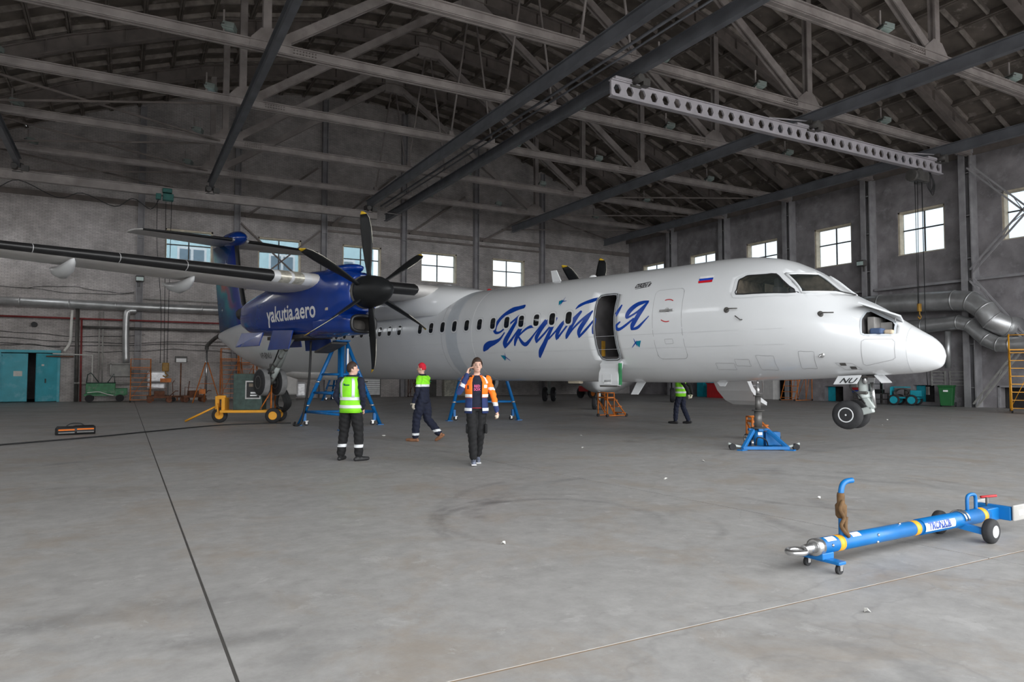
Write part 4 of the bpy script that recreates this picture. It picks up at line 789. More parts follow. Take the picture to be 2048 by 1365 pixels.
for s in (1, -1):
    n_ = nacelle(ac, s*4.42, s); propeller(ac, 11.6, s*4.42, .92, R(4.7) if s == 1 else R(-17))
    # main gear
    g = empty('main_gear', (17.0, s*4.42, 0)); g.parent = ac; cc = Vector((.1, 0, -1.42))
    for dy in (-.27, .27): wheel(g, cc+Vector((0, dy, 0)), .41, .26, 'tyre_grey', .5, 8)
    MB().cyl(cc+Vector((0, -.36, 0)), cc+Vector((0, .36, 0)), .06, 12).build('axle', 'steel', g)
    MB().cyl(cc+Vector((0, 0, -.02)), cc+Vector((-.55, 0, .55)), .085, 14).cyl(cc+Vector((-.5, 0, .5)), cc+Vector((-1.1, 0, 1.25)), .11, 14).build('leg', 'gear_grey', g); T('drag_strut', 'gear_grey', g, [cc+Vector((-.15, .12, .25)), cc+Vector((-1.45, .12, 1.15)), cc+Vector((-1.8, .12, 1.4))], .06, 10); T('drag_strut', 'gear_grey', g, [cc+Vector((-.1, -.14, .2)), cc+Vector((-.75, -.14, 1.25))], .06, 10)
    for k in (.3, .55, .8): MB().cyl(cc+Vector((-.15-1.3*k, .12, .25+.9*k)), cc+Vector((-.19-1.3*k, .12, .28+.9*k)), .075, 10).build('collar', 'dark_metal', g)
    B('torque_link', 'dark_metal', g, ((.0, 0, -1.15), (.3, .16, .34)), ((-.2, .1, -1.0), (.2, .1, .3)), bevel=.03); T('brake_hose', 'black', g, spline([cc+Vector((-.1, .1, .1)), cc+Vector((-.35, .22, .3)), cc+Vector((-.5, .1, .7)), cc+Vector((-.9, .1, 1.2))], 5), .02, 6)
    for (x0, x1, zb) in ((16.4, 18.15, -.34), (14.6, 15.95, -.47)):
        d = MB(); d.add([Vector((x0, s*(4.42+.56), .05)), Vector((x1, s*(4.42+.50 if x1 < 17 else 4.42+.45), .10)), Vector((x1+.1, s*(4.42+.60), zb)), Vector((x0+.05, s*(4.42+.66), zb))], [(0, 1, 2, 3)]); o = d.build('gear_door', 'blue_paint', ac); o.modifiers.new('t', 'SOLIDIFY').thickness = .03
        d = MB(); d.add([Vector((x0, s*(4.42-.56), .05)), Vector((x1, s*(4.42-.48), .10)), Vector((x1+.1, s*(4.42-.60), zb)), Vector((x0+.05, s*(4.42-.66), zb))], [(0, 1, 2, 3)]); o = d.build('gear_door', 'blue_paint', ac); o.modifiers.new('t', 'SOLIDIFY').thickness = .03
    MB().box((15.3, s*4.42, -.12), (2.2, .9, .1)).build('wheel_well', 'soot', ac)
    o = MB().box((14.25, s*4.0, -.42), (1.0, .5, .06), M=Matrix.Rotation(R(14), 3, 'Y')).build('gear_panel', 'dark_metal', ac, .02)
    T('exhaust_pipe', 'soot', ac, [(17.6, s*4.42, .95), (18.9, s*4.42, .85), (19.3, s*4.42, .8)], [.18, .2, .2], 14)
text_on('web_address', 'yakutia.aero', .62, 'flag_white', 14.72, .53, lambda x, z: Vector((x, 4.42+nac_y(x, z, .006), z)), 0, .97, .02)
MB().box((12.75, 4.42+nac_y(12.75, .5), .52), (.12, .01, .07)).build('placard', 'cream', ac)
# ---- tail
m = bpy.data.materials.new('aurora_livery'); m.use_nodes = True; nt = m.node_tree; b_ = nt.nodes['Principled BSDF']; b_.inputs['Roughness'].default_value = .25
tcn = nt.nodes.new('ShaderNodeTexCoord'); mpn = nt.nodes.new('ShaderNodeMapping'); mpn.inputs['Rotation'].default_value = (0, R(35), 0); nt.links.new(tcn.outputs['Object'], mpn.inputs[0])
sp = nt.nodes.new('ShaderNodeSeparateXYZ'); nt.links.new(mpn.outputs[0], sp.inputs[0]); nn = nt.nodes.new('ShaderNodeTexNoise'); nn.inputs['Scale'].default_value = .9; nt.links.new(tcn.outputs['Object'], nn.inputs[0])
ma = nt.nodes.new('ShaderNodeMath'); ma.operation = 'MULTIPLY_ADD'; nt.links.new(nn.outputs[0], ma.inputs[0]); ma.inputs[1].default_value = 1.5; nt.links.new(sp.outputs[2], ma.inputs[2])
m2 = nt.nodes.new('ShaderNodeMath'); m2.operation = 'MULTIPLY'; nt.links.new(ma.outputs[0], m2.inputs[0]); m2.inputs[1].default_value = .36; m3 = nt.nodes.new('ShaderNodeMath'); m3.operation = 'FRACT'; nt.links.new(m2.outputs[0], m3.inputs[0])
rp = nt.nodes.new('ShaderNodeValToRGB'); els = rp.color_ramp.elements; els[0].position = 0; els[0].color = (.008, .03, .12, 1); els[1].position = 1; els[1].color = (.008, .03, .12, 1)
for p_, c_ in ((.35, (.01, .10, .20)), (.55, (.01, .25, .30)), (.66, (.35, .10, .09)), (.74, (.30, .18, .16)), (.80, (.02, .16, .07)), (.9, (.01, .05, .13))): e_ = els.new(p_); e_.color = (*c_, 1)
nt.links.new(m3.outputs[0], rp.inputs[0])
gz = nt.nodes.new('ShaderNodeSeparateXYZ'); nt.links.new(tcn.outputs['Object'], gz.inputs[0]); mr = nt.nodes.new('ShaderNodeMapRange'); mr.inputs[1].default_value = 29.2; mr.inputs[2].default_value = 30.6
cmb = nt.nodes.new('ShaderNodeMath'); cmb.operation = 'MULTIPLY_ADD'; nt.links.new(gz.outputs[2], cmb.inputs[0]); cmb.inputs[1].default_value = -.3; nt.links.new(gz.outputs[0], cmb.inputs[2]); nt.links.new(cmb.outputs[0], mr.inputs[0])
mxx = nt.nodes.new('ShaderNodeMixRGB'); nt.links.new(mr.outputs[0], mxx.inputs[0]); mxx.inputs[1].default_value = (.006, .028, .25, 1); nt.links.new(rp.outputs[0], mxx.inputs[2]); nt.links.new(mxx.outputs[0], b_.inputs['Base Color']); MATS['aurora'] = m
def fin_ring(z, x0, x1, th): return [Vector((x0+a*(x1-x0), b*(x1-x0), z)) for a, b in [(p[0], p[1]-.01) for p in airfoil(1, th)]]
FS = [(.9, 26.2, 32.35, .08), (1.4, 28.3, 32.45, .10), (2.2, 29.3, 32.65, .11), (3.6, 29.9, 33.0, .11), (5.35, 30.35, 33.45, .10)]
q = MB(); q.loft([fin_ring(*f) for f in FS]); fin = q.build('tail_fin', 'aurora', ac)
q = MB(); q.loft([[Vector((x0-.012+a*(x1-x0), b*(x1-x0)*1.08, z)) for a, b in sorted([(p[0], p[1]-.01) for p in airfoil(1, th) if p[0] < .07], key=lambda t_: (t_[1] > 0, t_[0] if t_[1] > 0 else -t_[0]))] for z, x0, x1, th in FS[1:]], cap=False, closed=False); q.build('deicing_boot', 'boot_black', fin)
for x, z, r_ in ((31.3, 4.3, .22), (32.0, 3.7, .12), (31.6, 2.0, .1)):
    st = MB(); y_ = .19
    st.add([(x-r_, y_, z), (x, y_, z+.02), (x+r_, y_, z), (x, y_, z-.02)], [(0, 1, 2, 3)]); st.add([(x, y_, z-r_), (x+.02, y_, z), (x, y_, z+r_), (x-.02, y_, z)], [(0, 1, 2, 3)]); st.build('star', 'flag_white', fin)
MB().lathe((29.5, 0, 5.42), (1, 0, .04), [(0, .0), (.05, .1), (.2, .2), (.5, .33), (1.0, .38), (1.8, .35), (2.8, .2), (3.6, .04)], 20).build('tail_bullet', 'blue_paint', ac)
for s in (1, -1):
    st = []
    for y, x0, c, th in ((.1, 29.95, 2.6, .11), (1.5, 30.05, 2.25, .11), (4.35, 30.3, 1.5, .10), (4.55, 30.5, 1.2, .08), (4.66, 30.9, .5, .08)): st.append([Vector((x0+a, s*y, 5.30+b*.9)) for a, b in airfoil(c, th)])
    q = MB(); q.loft(st); o = q.build('tailplane', 'wing_under', ac)
    q = MB(); q.loft([[Vector((x0-.01+a, s*y, 5.30+b*1.0)) for a, b in sorted([p for p in airfoil(c, th) if p[0] < .09*c and p[1] >= .01*c], reverse=True)+sorted([p for p in airfoil(c, th) if p[0] < .09*c and p[1] < .01*c])] for y, x0, c, th in ((.4, 29.97, 2.52, .118), (1.5, 30.05, 2.25, .118), (4.3, 30.29, 1.52, .108))], cap=False, closed=False); q.build('deicing_boot', 'boot_black', o)
MB().lathe((32.15, 0, .72), (1, 0, .1), [(0, .17), (.2, .15), (.22, .1), (.05, .09)], 16).build('exhaust_outlet', 'soot', ac)
# ---- nose gear
g = empty('nose_gear', (1.45, 0, -1.2)); g.parent = ac; wc = Vector((.18, 0, -.72))
for dy in (-.19, .19): wheel(g, wc+Vector((0, dy, 0)), .275, .20, 'tyre', .52, 9)
MB().cyl(wc+Vector((0, -.2, 0)), wc+Vector((0, .2, 0)), .035, 10).build('axle', 'steel', g); MB().cyl((-.02, 0, .15), (-.05, 0, -.28), .085, 16).cyl((-.05, 0, -.28), (-.07, 0, -.4), .11, 16).build('leg', 'gear_grey', g, .01)
MB().bar((-.06, 0, -.36), (-.22, 0, -.60), .12, .12).bar((-.22, 0, -.60), wc, .12, .13).build('trailing_link', 'gear_grey', g, .02); MB().cyl((-.2, 0, -.1), (-.24, 0, -.58), .035, 10).build('shock_strut', 'steel', g); MB().ell((-.12, .12, -.05), (.05, .05, .09)).build('taxi_lamp', 'steel', g)
B('steering_unit', 'dark_metal', g, ((.08, .0, -.13), (.14, .26, .14)), ((-.05, 0, -.30), (.2, .24, .06)), bevel=.02); T('hose', 'black', g, spline([(.1, .1, .0), (.14, .14, -.2), (.0, .14, -.32), (-.1, .08, -.5)], 5), .014, 6)
for s in (1, -1):
    d = MB(); d.add([Vector((1.72, s*.36, -1.19)), Vector((1.30, s*.36, -1.17)), Vector((1.36, s*.44, -1.33)), Vector((1.78, s*.44, -1.345))], [(0, 1, 2, 3)]); o = d.build('gear_door', 'white_panel', ac); o.modifiers.new('t', 'SOLIDIFY').thickness = .018
    if s == 1:
        me = text_mesh('NU', .15, 'door_lettering', 0, .25, .015)
        for v in me.vertices: x_, y_ = 1.50-v.co.x*1.25, v.co.y; t_ = (.09-y_)/.18; v.co = Vector((x_+.05*t_, .368+.08*t_+.035, -1.18-.16*t_-.01))
        me.materials.clear(); me.materials.append(MATS['black']); link('door_lettering', me, o)
d = MB(); d.add([Vector((1.12, .25, -1.17)), Vector((1.12, -.25, -1.17)), Vector((.99, -.27, -1.31)), Vector((.99, .27, -1.31))], [(0, 1, 2, 3)]); o = d.build('gear_door', 'white_panel', ac); o.modifiers.new('t', 'SOLIDIFY').thickness = .018
MB().box((1.45, 0, -1.195), (.6, .5, .03)).build('wheel_well', 'soot', ac)

# ================================================================== SECOND AIRCRAFT behind, nose towards the camera
a2 = empty('airliner', (17.35, 24.05, 1.90), math.atan2(.76, .65), 'second white airliner parked on its wheels behind, only its belly and landing gear showing', 'airplane')
q = MB(); q.loft([[Vector((x, v.y, v.z)) for v in fring(px_, 32)] for x, px_ in ((0.0, 0), (.05, .05), (.15, .15), (.4, .4), (.9, .9), (1.5, 1.5), (2.2, 2.2), (3, 3), (4.2, 4.2), (8, 8), (12, 12), (15.5, 20.5), (18, 23.8), (20.4, 26.6), (22.2, 28.7), (24, 31), (25, 32.3))]); q.build('fuselage', 'white_paint', a2)
for s in (1, -1):
    q = MB(); q.loft([[Vector((9.6+sw+a, s*y, 1.3+b)) for a, b in airfoil(c, .15)] for y, sw, c in ((0, 0, 3), (4, 0, 2.9), (11.6, .5, 1.4))]); q.build('wing', 'wing_under', a2)
    q = MB(); q.loft([[Vector((v.x-4.0, v.y, v.z)) for v in nac_ring(x, s*3.6)] for x in (11.86, 12.1, 12.6, 13.3, 14.2, 15.2, 16.3, 17.3, 18.2, 18.8, 19.2)]); q.build('nacelle', 'white_panel', a2)
    MB().lathe((8.0, s*3.6, .85), (-1, 0, 0), [(-.1, .4), (.2, .38), (.55, .2), (.7, 0)], 16).build('spinner', 'blade_black', a2)
    for k in range(4): b = link('blade', BLADE, a2); b.location = (7.9, s*3.6, .85); b.rotation_euler = (k*PI/2+.7, 0, 0); b.scale = (.9, .9, .9)
    g = empty('main_gear', (9.7, s*3.5, 0)); g.parent = a2
    for dy in (-.24, .24): wheel(g, (0, dy, -1.50), .40, .25, 'tyre', .5, 6)
    MB().cyl((0, 0, -1.50), (-.05, 0, .2), .09, 12).build('leg', 'gear_grey', g); MB().cyl((0, -.3, -1.50), (0, .3, -1.50), .05, 10).build('axle', 'steel', g); T('drag_strut', 'gear_grey', g, [(0, 0, -1.2), (-1.0, 0, .1)], .05, 8)
    MB().box((0, s*.5, -.35), (1.3, .03, .6)).build('gear_door', 'white_panel', a2).location = (9.5, s*3.5, 0)
g = empty('nose_gear', (.95, 0, 0)); g.parent = a2
for dy in (-.2, .2): wheel(g, (0, dy, -1.63), .27, .19, 'tyre', .5, 6)
MB().cyl((0, 0, -1.63), (-.1, 0, -1.0), .08, 12).build('leg', 'gear_grey', g); MB().cyl((0, -.2, -1.63), (0, .2, -1.63), .04, 8).build('axle', 'steel', g)
q = MB(); q.loft([fin_ring(z*.9, x0*.775, x1*.775, th) for z, x0, x1, th in FS]); q.build('tail_fin', 'blue_paint', a2)
for s in (1, -1): q = MB(); q.loft([[Vector((23.6+sw+a, s*y, 4.75+b)) for a, b in airfoil(c, .1)] for y, sw, c in ((.05, 0, 1.9), (3.9, .3, 1.2))]); q.build('tailplane', 'wing_under', a2)
# ================================================================== GROUND EQUIPMENT
bpy.context.view_layer.update()
def W_(x, y, z): return Vector((12.699, 7.145, 2.676)) + Matrix.Rotation(AH+PI, 3, 'Z') @ Vector((x, y, z))
def castor(parent, p, r=.07, m='steel'):
    p = Vector(p); o = MB().box(p+Vector((0, 0, r*2.2)), (r*1.6, r*1.4, r*.3)).box(p+Vector((0, r*.55, r*1.5)), (r*.9, r*.15, r*1.4)).box(p+Vector((0, -r*.55, r*1.5)), (r*.9, r*.15, r*1.4)).build('castor', m, parent)
    MB().cyl(p+Vector((0, -r*.4, r)), p+Vector((0, r*.4, r)), r, 14).build('wheel', 'tyre', o); return o
# ---- nose jack
nj = empty('nose_jack', (11.5, 10.3, 0), R(-28.9), 'squat blue nose jack with a steel ram under the cockpit', 'jack')
MB().cyl((0, 0, .06), (0, 0, .40), .10, 20).build('cylinder', 'jack_blue', nj)
MB().lathe((0, 0, .38), (0, 0, 1), [(0, .11), (.03, .11), (.03, .15), (.05, .15), (.05, .11)], 20).build('collar', 'dark_metal', nj)
MB().cyl((0, 0, .41), (0, 0, .78), .078, 20).build('ram', 'ram_steel', nj); MB().cyl((0, 0, .76), (0, 0, 1.08), .057, 20).build('ram', 'ram_steel', nj); MB().cyl((0, 0, 1.07), (0, 0, 1.32), .038, 16).build('ram', 'steel', nj); MB().cyl((0, 0, 1.32), (0, 0, 1.405), .036, 14, r2=.010).build('pin', 'steel', nj)
for z, r in ((.77, .125), (1.07, .095)): MB().cyl((0, 0, z), (0, 0, z+.02), r, 20).build('lock_ring', 'dark_metal', nj)
MB().box((0, 0, .385), (.42, .1, .05)).box((0, 0, .385), (.1, .34, .05)).build('top_plate', 'jack_blue', nj, .01)
for a in (222, 318, 90):
    c, s = math.cos(R(a)), math.sin(R(a)); MB().bar((c*.2, s*.2, .38), (c*.62, s*.62, .03), .07, .075).build('leg', 'jack_blue', nj, .012); MB().box((c*.64, s*.64, .012), (.2, .12, .024), R(a)).build('foot', 'jack_blue', nj)
MB().bar((-.46, -.42, .05), (.46, -.42, .05), .05, .06).bar((-.46, -.42, .05), (0, .6, .05), .05, .06).bar((.46, -.42, .05), (0, .6, .05), .05, .06).build('base_frame', 'jack_blue', nj)
B('pump_box', 'jack_blue', nj, ((.28, .05, .20), (.3, .24, .28)), bevel=.015); B('placard', 'flag_white', nj, ((.0, -.103, .31), (.09, .005, .06)))
MB().cyl((-.25, .0, .06), (-.25, 0, .26), .06, 12).cyl((-.16, -.1, .05), (-.16, -.1, .18), .03, 10).build('valve_block', 'steel', nj); T('hose', 'black', nj, spline([(-.12, -.2, .08), (-.1, -.24, .24), (.05, -.26, .2), (.12, -.2, .08)], 5), .014, 6)
for s in (-1, 1):
    T('tow_arm', 'gear_grey', nj, [(s*.44, -.35, .06), (s*.62, -.3, .09), (s*.72, -.3, .13)], .025, 8); MB().cyl((s*.64, -.36, .065), (s*.64, -.28, .065), .065, 14).build('wheel', 'tyre', nj)
# ---- tripod jacks
def tripod_jack(name, feet, apex, label, ram=True):
    cx = sum(f[0] for f in feet)/3; cy = sum(f[1] for f in feet)/3; e = empty(name, (cx, cy, 0), 0, label, 'jack', 'blue tripod jacks'); F = [Vector((f[0]-cx, f[1]-cy, 0)) for f in feet]; za = apex
    legs = []
    for f in F:
        top = Vector((f.x*.13, f.y*.13, za-.12)); o = MB().tube([top, f+Vector((0, 0, .02))], .055, 12).build('leg', 'jack_blue', e); legs.append((top, f)); B('foot_pad', 'jack_blue', o, (f+Vector((0, 0, .012)), (.18, .18, .024)))
        d = f.normalized(); g = f-d*.26; B('castor_bracket', 'jack_blue', o, (g+d*.06+Vector((0, 0, .25)), (.08, .08, .22))); castor(o, g, .065)
        for z in (.62, 1.35): MB().lathe(f.lerp(top, z/za)+Vector((0, 0, -.02)), (0, 0, 1), [(0, .075), (.05, .075)], 12).build('clamp', 'steel', o)
    for fr in (.17, .40, .62):
        for i in range(3):
            a = legs[i]; b = legs[(i+1) % 3]; T('crossbar', 'jack_blue', e, [a[1].lerp(a[0], fr), b[1].lerp(b[0], fr)], .035, 10)
    B('head_plate', 'jack_blue', e, ((0, 0, za-.08), (.42, .42, .05)), bevel=.02); MB().cyl((0, 0, za-1.35), (0, 0, za-.1), .095, 16).build('cylinder', 'jack_blue', e)
    MB().cyl((0, 0, za-.1), (0, 0, za), .05, 14, r2=.02).build('pin', 'steel', e)
    if ram: MB().cyl((.16, -.06, za-1.1), (.16, -.06, za-.2), .05, 12).build('side_cylinder', 'jack_blue', e); MB().ell((.1, -.12, za-1.25), (.08, .08, .12)).build('hand_valve', 'hook_yellow', e); T('pump_lever', 'black', e, [(.1, -.12, za-1.32), (.7, -.3, za-1.25)], .02, 6); B('scale_plate', 'flag_white', e, ((.16, -.115, za-.55), (.05, .005, .5)))
    return e
tripod_jack('tripod_jack', [(4.52, 21.1), (6.75, 20.39), (5.13, 18.72)], 2.545, 'tall blue tripod jack under the near nacelle')
tripod_jack('tripod_jack', [(9.25, 20.95), (11.45, 20.28), (10.95, 22.55)], 3.72, 'tall blue tripod jack behind the man in orange', False)
tripod_jack('tripod_jack', [(9.9, 40.2), (11.9, 40.0), (10.8, 41.7)], 2.2, 'blue tripod jack standing idle by the far wall', False)
# ---- ground power cart
gp = empty('power_cart', (2.62, 23.55, 0), R(-22), 'yellow three-wheeled cart carrying a dark green power cabinet', 'cart')
MB().box((1.0, 0, .36), (1.75, .75, .08)).box((.18, 0, .55), (.1, .5, .45)).build('chassis', 'yellow', gp, .01); MB().bar((.2, 0, .78), (-.05, 0, .78), .12, .12).bar((-.05, 0, .82), (-.05, 0, .35), .12, .1).build('steering_head', 'yellow', gp, .01)
for dy in (-.10, .10): MB().bar((-.03, dy, .6), (.02, dy, .24), .04, .14).build('fork', 'yellow', gp, .01)
def cart_wheel(parent, c, r, w):
    c = Vector(c); o = MB().lathe(c-Vector((0, w/2, 0)), (0, 1, 0), [(0, r*.55), (0, r*.8), (w*.15, r*.95), (w*.3, r), (w*.7, r), (w*.85, r*.95), (w, r*.8), (w, r*.55)], 24).build('wheel', 'tyre', parent); MB().lathe(c-Vector((0, w*.45, 0)), (0, 1, 0), [(-.008, r*.56), (-.01, r*.5), (.01, r*.2), (w*.9-.01, r*.2), (w*.9+.01, r*.5), (w*.9+.008, r*.56)], 18).build('hub', 'yellow', o)
cart_wheel(gp, (.02, 0, .235), .235, .12)
for dy in (-.46, .46): cart_wheel(gp, (1.72, dy, .235), .235, .14)
T('drawbar', 'yellow', gp, [(-.1, 0, .5), (-.6, 0, .25), (-1.0, 0, .05)], .03, 8); T('drawbar', 'yellow', gp, [(-.1, .08, .5), (-.95, .04, .06)], .02, 8)
cb = B('cabinet', 'dark_green', gp, ((.92, 0, .96), (.86, .62, 1.12)), bevel=.02); B('panel_frame', 'steel', cb, ((1.08, -.315, 1.02), (.46, .02, .56))); B('control_panel', 'black', cb, ((1.08, -.325, 1.02), (.38, .02, .48))); B('nameplate', 'flag_white', cb, ((1.1, -.337, .93), (.18, .005, .05)), ((1.1, -.337, .85), (.2, .005, .04))); B('gauge', 'cockpit_brown', cb, ((1.06, -.337, 1.17), (.2, .005, .1)))
T('cable_rack', 'orange', gp, [(1.62, -.3, .4), (1.62, -.3, 1.25), (1.62, .3, 1.25), (1.62, .3, .4)], .025, 8); T('rack_brace', 'orange', gp, [(1.6, -.3, .95), (1.3, -.3, .42)], .018, 6)
for k in range(9): T('cable_coil', 'black', gp, spline([(1.86+.03*(k % 3), -.28+.03*k, .95+.02*k), (2.0+.02*k, -.2+.03*k, .6), (1.9+.03*(k % 2), -.1+.03*k, .40-.01*k), (1.74, -.2+.03*k, .6)], 5, True), .022, 6)
# cables lying on the floor
cb = tag(T('ground_cable', 'black', None, spline([(-3.2, 17.6, .018), (-2.24, 18.17, .018), (-.46, 19.48, .018), (.63, 20.54, .018), (2.28, 22.0, .018), (3.3, 22.3, .018), (4.5, 22.1, .018)], 8), .018, 6), 'long dark cable snaking across the floor to the yellow cart', 'cable')
p0_ = W_(15.2, 4.1, -.2); tag(T('supply_hose', 'black', None, spline([p0_, (p0_.x-.03, p0_.y, 1.5), (p0_.x-.10, p0_.y+.1, .7), (p0_.x-.22, p0_.y+.15, .1), (p0_.x-.4, p0_.y+.2, .035), (4.6, 22.0, .035)], 8), .032, 8), 'black supply hose hanging from the nacelle down to the floor', 'hose')
# ---- tool bag
tb = empty('tool_bag', (-1.02, 20.65, 0), R(8), 'black tool bag with orange stripes lying on the floor', 'bag')
q = MB(); q.loft([[Vector((x, .17*math.copysign(abs(math.sin(a))**.6, math.sin(a))*f, .11*f+.11*f*math.copysign(abs(math.cos(a))**.6, math.cos(a)))) for a in [2*PI*k/16 for k in range(16)]] for x, f in ((-.42, .75), (-.38, 1), (-.05, .95), (.0, 1.02), (.38, 1.02), (.42, .9))]); q.build('body', 'black', tb)
for z, m, w in ((.13, 'hiviz_orange', .03), (.06, 'tyre_grey', .025)): B('stripe', m, tb, ((-.2, -.172, z), (.34, .012, w))); B('stripe', m, tb, ((.2, -.18, z+.01), (.36, .012, w)))
T('handle', 'black', tb, spline([(-.2, 0, .2), (-.1, 0, .27), (.1, 0, .27), (.2, 0, .2)], 4), .015, 6)
# ---- tow bar
tw = empty('tow_bar', (4.83, 3.69, 0), R(1.8), 'blue aircraft tow bar on small wheels in the right foreground', 'tow bar')
zt = .185; MB().cyl((-.06, 0, zt), (1.35, 0, zt), .062, 24).build('tube', 'jack_blue', tw); MB().cyl((1.3, 0, zt), (2.42, 0, zt), .070, 24).build('tube', 'jack_blue', tw)
MB().lathe((-.13, 0, zt), (1, 0, 0), [(0, .045), (0, .066), (.07, .066), (.07, .04)], 20).build('end_ring', 'steel', tw); MB().cyl((-.25, 0, zt), (-.12, 0, zt), .032, 14, r2=.045).build('eye_shank', 'steel', tw); MB().tube([(-.33+.075*math.cos(a), .062*math.sin(a), zt-.005) for a in [2*PI*k/20 for k in range(20)]], .021, 10, closed=True).build('tow_eye', 'steel', tw)
for x in (.16, 1.22, 2.33): MB().lathe((x-.035, 0, zt), (1, 0, 0), [(0, .0635 if x < 1.3 else .0715), (.07, .0635 if x < 1.3 else .0715)], 24).build('yellow_band', 'yellow', tw)
def arc_label(name, x0, x1, a0, a1, r, m, parent):
    q = MB(); rows = [[Vector((x, -r*math.cos(R(a)), zt+r*math.sin(R(a)))) for x in (x0, x1)] for a in [a0+(a1-a0)*k/6 for k in range(7)]]; q.loft(rows, cap=False, closed=False); return q.build(name, m, parent)
lb = arc_label('maker_label', 1.30, 1.78, -25, 35, .0715, 'flag_white', tw)
me = text_mesh('TRONAIR', .085, 'maker_lettering', 0, 0, .02)
for v in me.vertices: a = R(8)+v.co.y/.072; x_ = 1.52+v.co.x*.95; v.co = Vector((x_, -.078*math.cos(a), zt+.078*math.sin(a)))
me.materials.clear(); me.materials.append(MATS['letter_blue']); link('maker_lettering', me, lb); arc_label('maker_swoosh', 1.55, 1.7, -18, -10, .0727, 'letter_blue', lb)
for x in (-.02, .30): arc_label('small_label', x, x+.11, 40, 85, .063, 'flag_white', tw)
for x, a in ((.02, 10), (.62, 20), (.62, -35), (1.0, 80)): MB().ell((x, -.063*math.cos(R(a)), zt+.063*math.sin(R(a))), (.012, .012, .012), 8, 6).build('bolt', 'steel', tw)
B('castor_plate', 'jack_blue', tw, ((-.02, 0, .115), (.14, .1, .05)), ((-.02, -.0, .085), (.09, .34, .025)), bevel=.006)
for dy in (-.14, .14): castor(tw, (-.02, dy, 0), .034)
T('lift_handle', 'jack_blue', tw, spline([(.22, 0, zt+.03), (.22, 0, zt+.30), (.225, 0, zt+.40), (.25, 0, zt+.455), (.30, -.0, zt+.475), (.36, -.01, zt+.48)], 5), .022, 12)
st = MB(); st.lathe((.22, 0, zt+.19), (0, 0, 1), [(0, .028), (.02, .042), (.1, .045), (.12, .03), (.18, .03), (.2, .026)], 14); st.build('webbing_wrap', 'strap', tw); T('webbing_tail', 'strap', tw, spline([(.20, -.03, zt+.33), (.15, -.04, zt+.27), (.19, -.045, zt+.2), (.16, -.04, zt+.14), (.21, -.05, zt+.08), (.25, -.04, zt+.06)], 4), .016, 6); T('webbing_tail', 'strap', tw, spline([(.24, -.03, zt+.2), (.2, -.05, zt+.12), (.24, -.05, zt+.05)], 4), .016, 6)
MB().bar((1.98, 0, .13), (2.02, -.2, .10), .07, .05).bar((1.98, 0, .13), (2.02, .2, .10), .07, .05).build('axle_arm', 'jack_blue', tw)
for s in (-1, 1):
    o = MB().lathe((2.06, s*.225-.04, .11), (0, 1, 0), [(0, .055), (0, .085), (.012, .105), (.025, .11), (.055, .11), (.068, .105), (.08, .085), (.08, .055)], 28).build('wheel', 'tyre', tw); MB().lathe((2.06, s*.225-.042, .11), (0, 1, 0), [(0, .056), (.0, .05), (.02, .03), (-.005, .022), (-.015, .012)], 20).build('hub', 'rim', o)
for x in (1.95, 2.0): MB().tube([(x, .078*math.cos(a), zt+.078*math.sin(a)) for a in [PI*k/10-.3 for k in range(12)]], .010, 8).build('u_bolt', 'steel', tw); 
T('carry_handle', 'jack_blue', tw, spline([(2.12, 0, zt+.06), (2.12, 0, zt+.17), (2.15, 0, zt+.205), (2.24, 0, zt+.205), (2.27, 0, zt+.17), (2.27, 0, zt+.06)], 4), .016, 10)
B('head_block', 'jack_blue', tw, ((2.52, 0, zt), (.26, .1, .12)), ((2.62, 0, zt+.01), (.06, .3, .13)), bevel=.008)
for dy in (-.17, .17): B('jaw_plate', 'dark_metal' if 0 else 'pipe_grey', tw, ((2.72, dy, zt+.02), (.26, .02, .15)), bevel=.01)
B('jaw_sticker', 'flag_white', tw, ((2.72, -.182, zt+.02), (.08, .004, .05))); T('release_lever', 'red', tw, [(2.55, .09, zt+.14), (2.7, .02, zt+.15)], .012, 8); T('release_pin', 'dark_metal', tw, [(2.6, .06, zt), (2.6, .06, zt+.14)], .012, 8)
# ---- orange steps, towers and stands
def stair_tower(name, loc, rz, w, d, h, steps, label, m='orange', plat=True):
    e = empty(name, loc, rz, label, 'steps', 'orange work stands')
    for sx in (-1, 1):
        T('stringer', m, e, [(sx*w/2, -d/2, 0.02), (sx*w/2, d*.15, h*.8)], .025, 6); T('post', m, e, [(sx*w/2, d/2, .02), (sx*w/2, d/2, h)], .025, 6); T('post', m, e, [(sx*w/2, d*.15, .05), (sx*w/2, d*.15, h)], .02, 6)
        T('guard_rail', m, e, [(sx*w/2, d*.15, h), (sx*w/2, d/2, h)], .02, 6); T('brace', m, e, [(sx*w/2, -d/2, .05), (sx*w/2, d/2, .05)], .02, 6); T('brace', m, e, [(sx*w/2, d*.15, .1), (sx*w/2, d/2, h*.7)], .015, 6)
    T('guard_rail', m, e, [(-w/2, d/2, h), (w/2, d/2, h)], .02, 6); T('cross_brace', m, e, [(-w/2, d/2, .1), (w/2, d/2, h*.75)], .015, 6)
    for k in range(steps): t = (k+.6)/steps; B('step', m, e, ((0, -d/2+(d*.65)*t, h*.8*t), (w, .18, .03)))
    if plat: B('platform', m, e, ((0, d*.32, h*.8), (w, d*.36, .05)))
    for sx in (-1, 1):
        for sy in (-1, 1): MB().cyl((sx*w/2-.03, sy*d/2, .055), (sx*w/2+.03, sy*d/2, .055), .055, 10).build('wheel', 'tyre', e)
    return e
stair_tower('step_ladder', (.80, 42.4, 0), 0, .95, 1.5, 2.3, 8, 'orange wheeled steps beside the white foil bags')
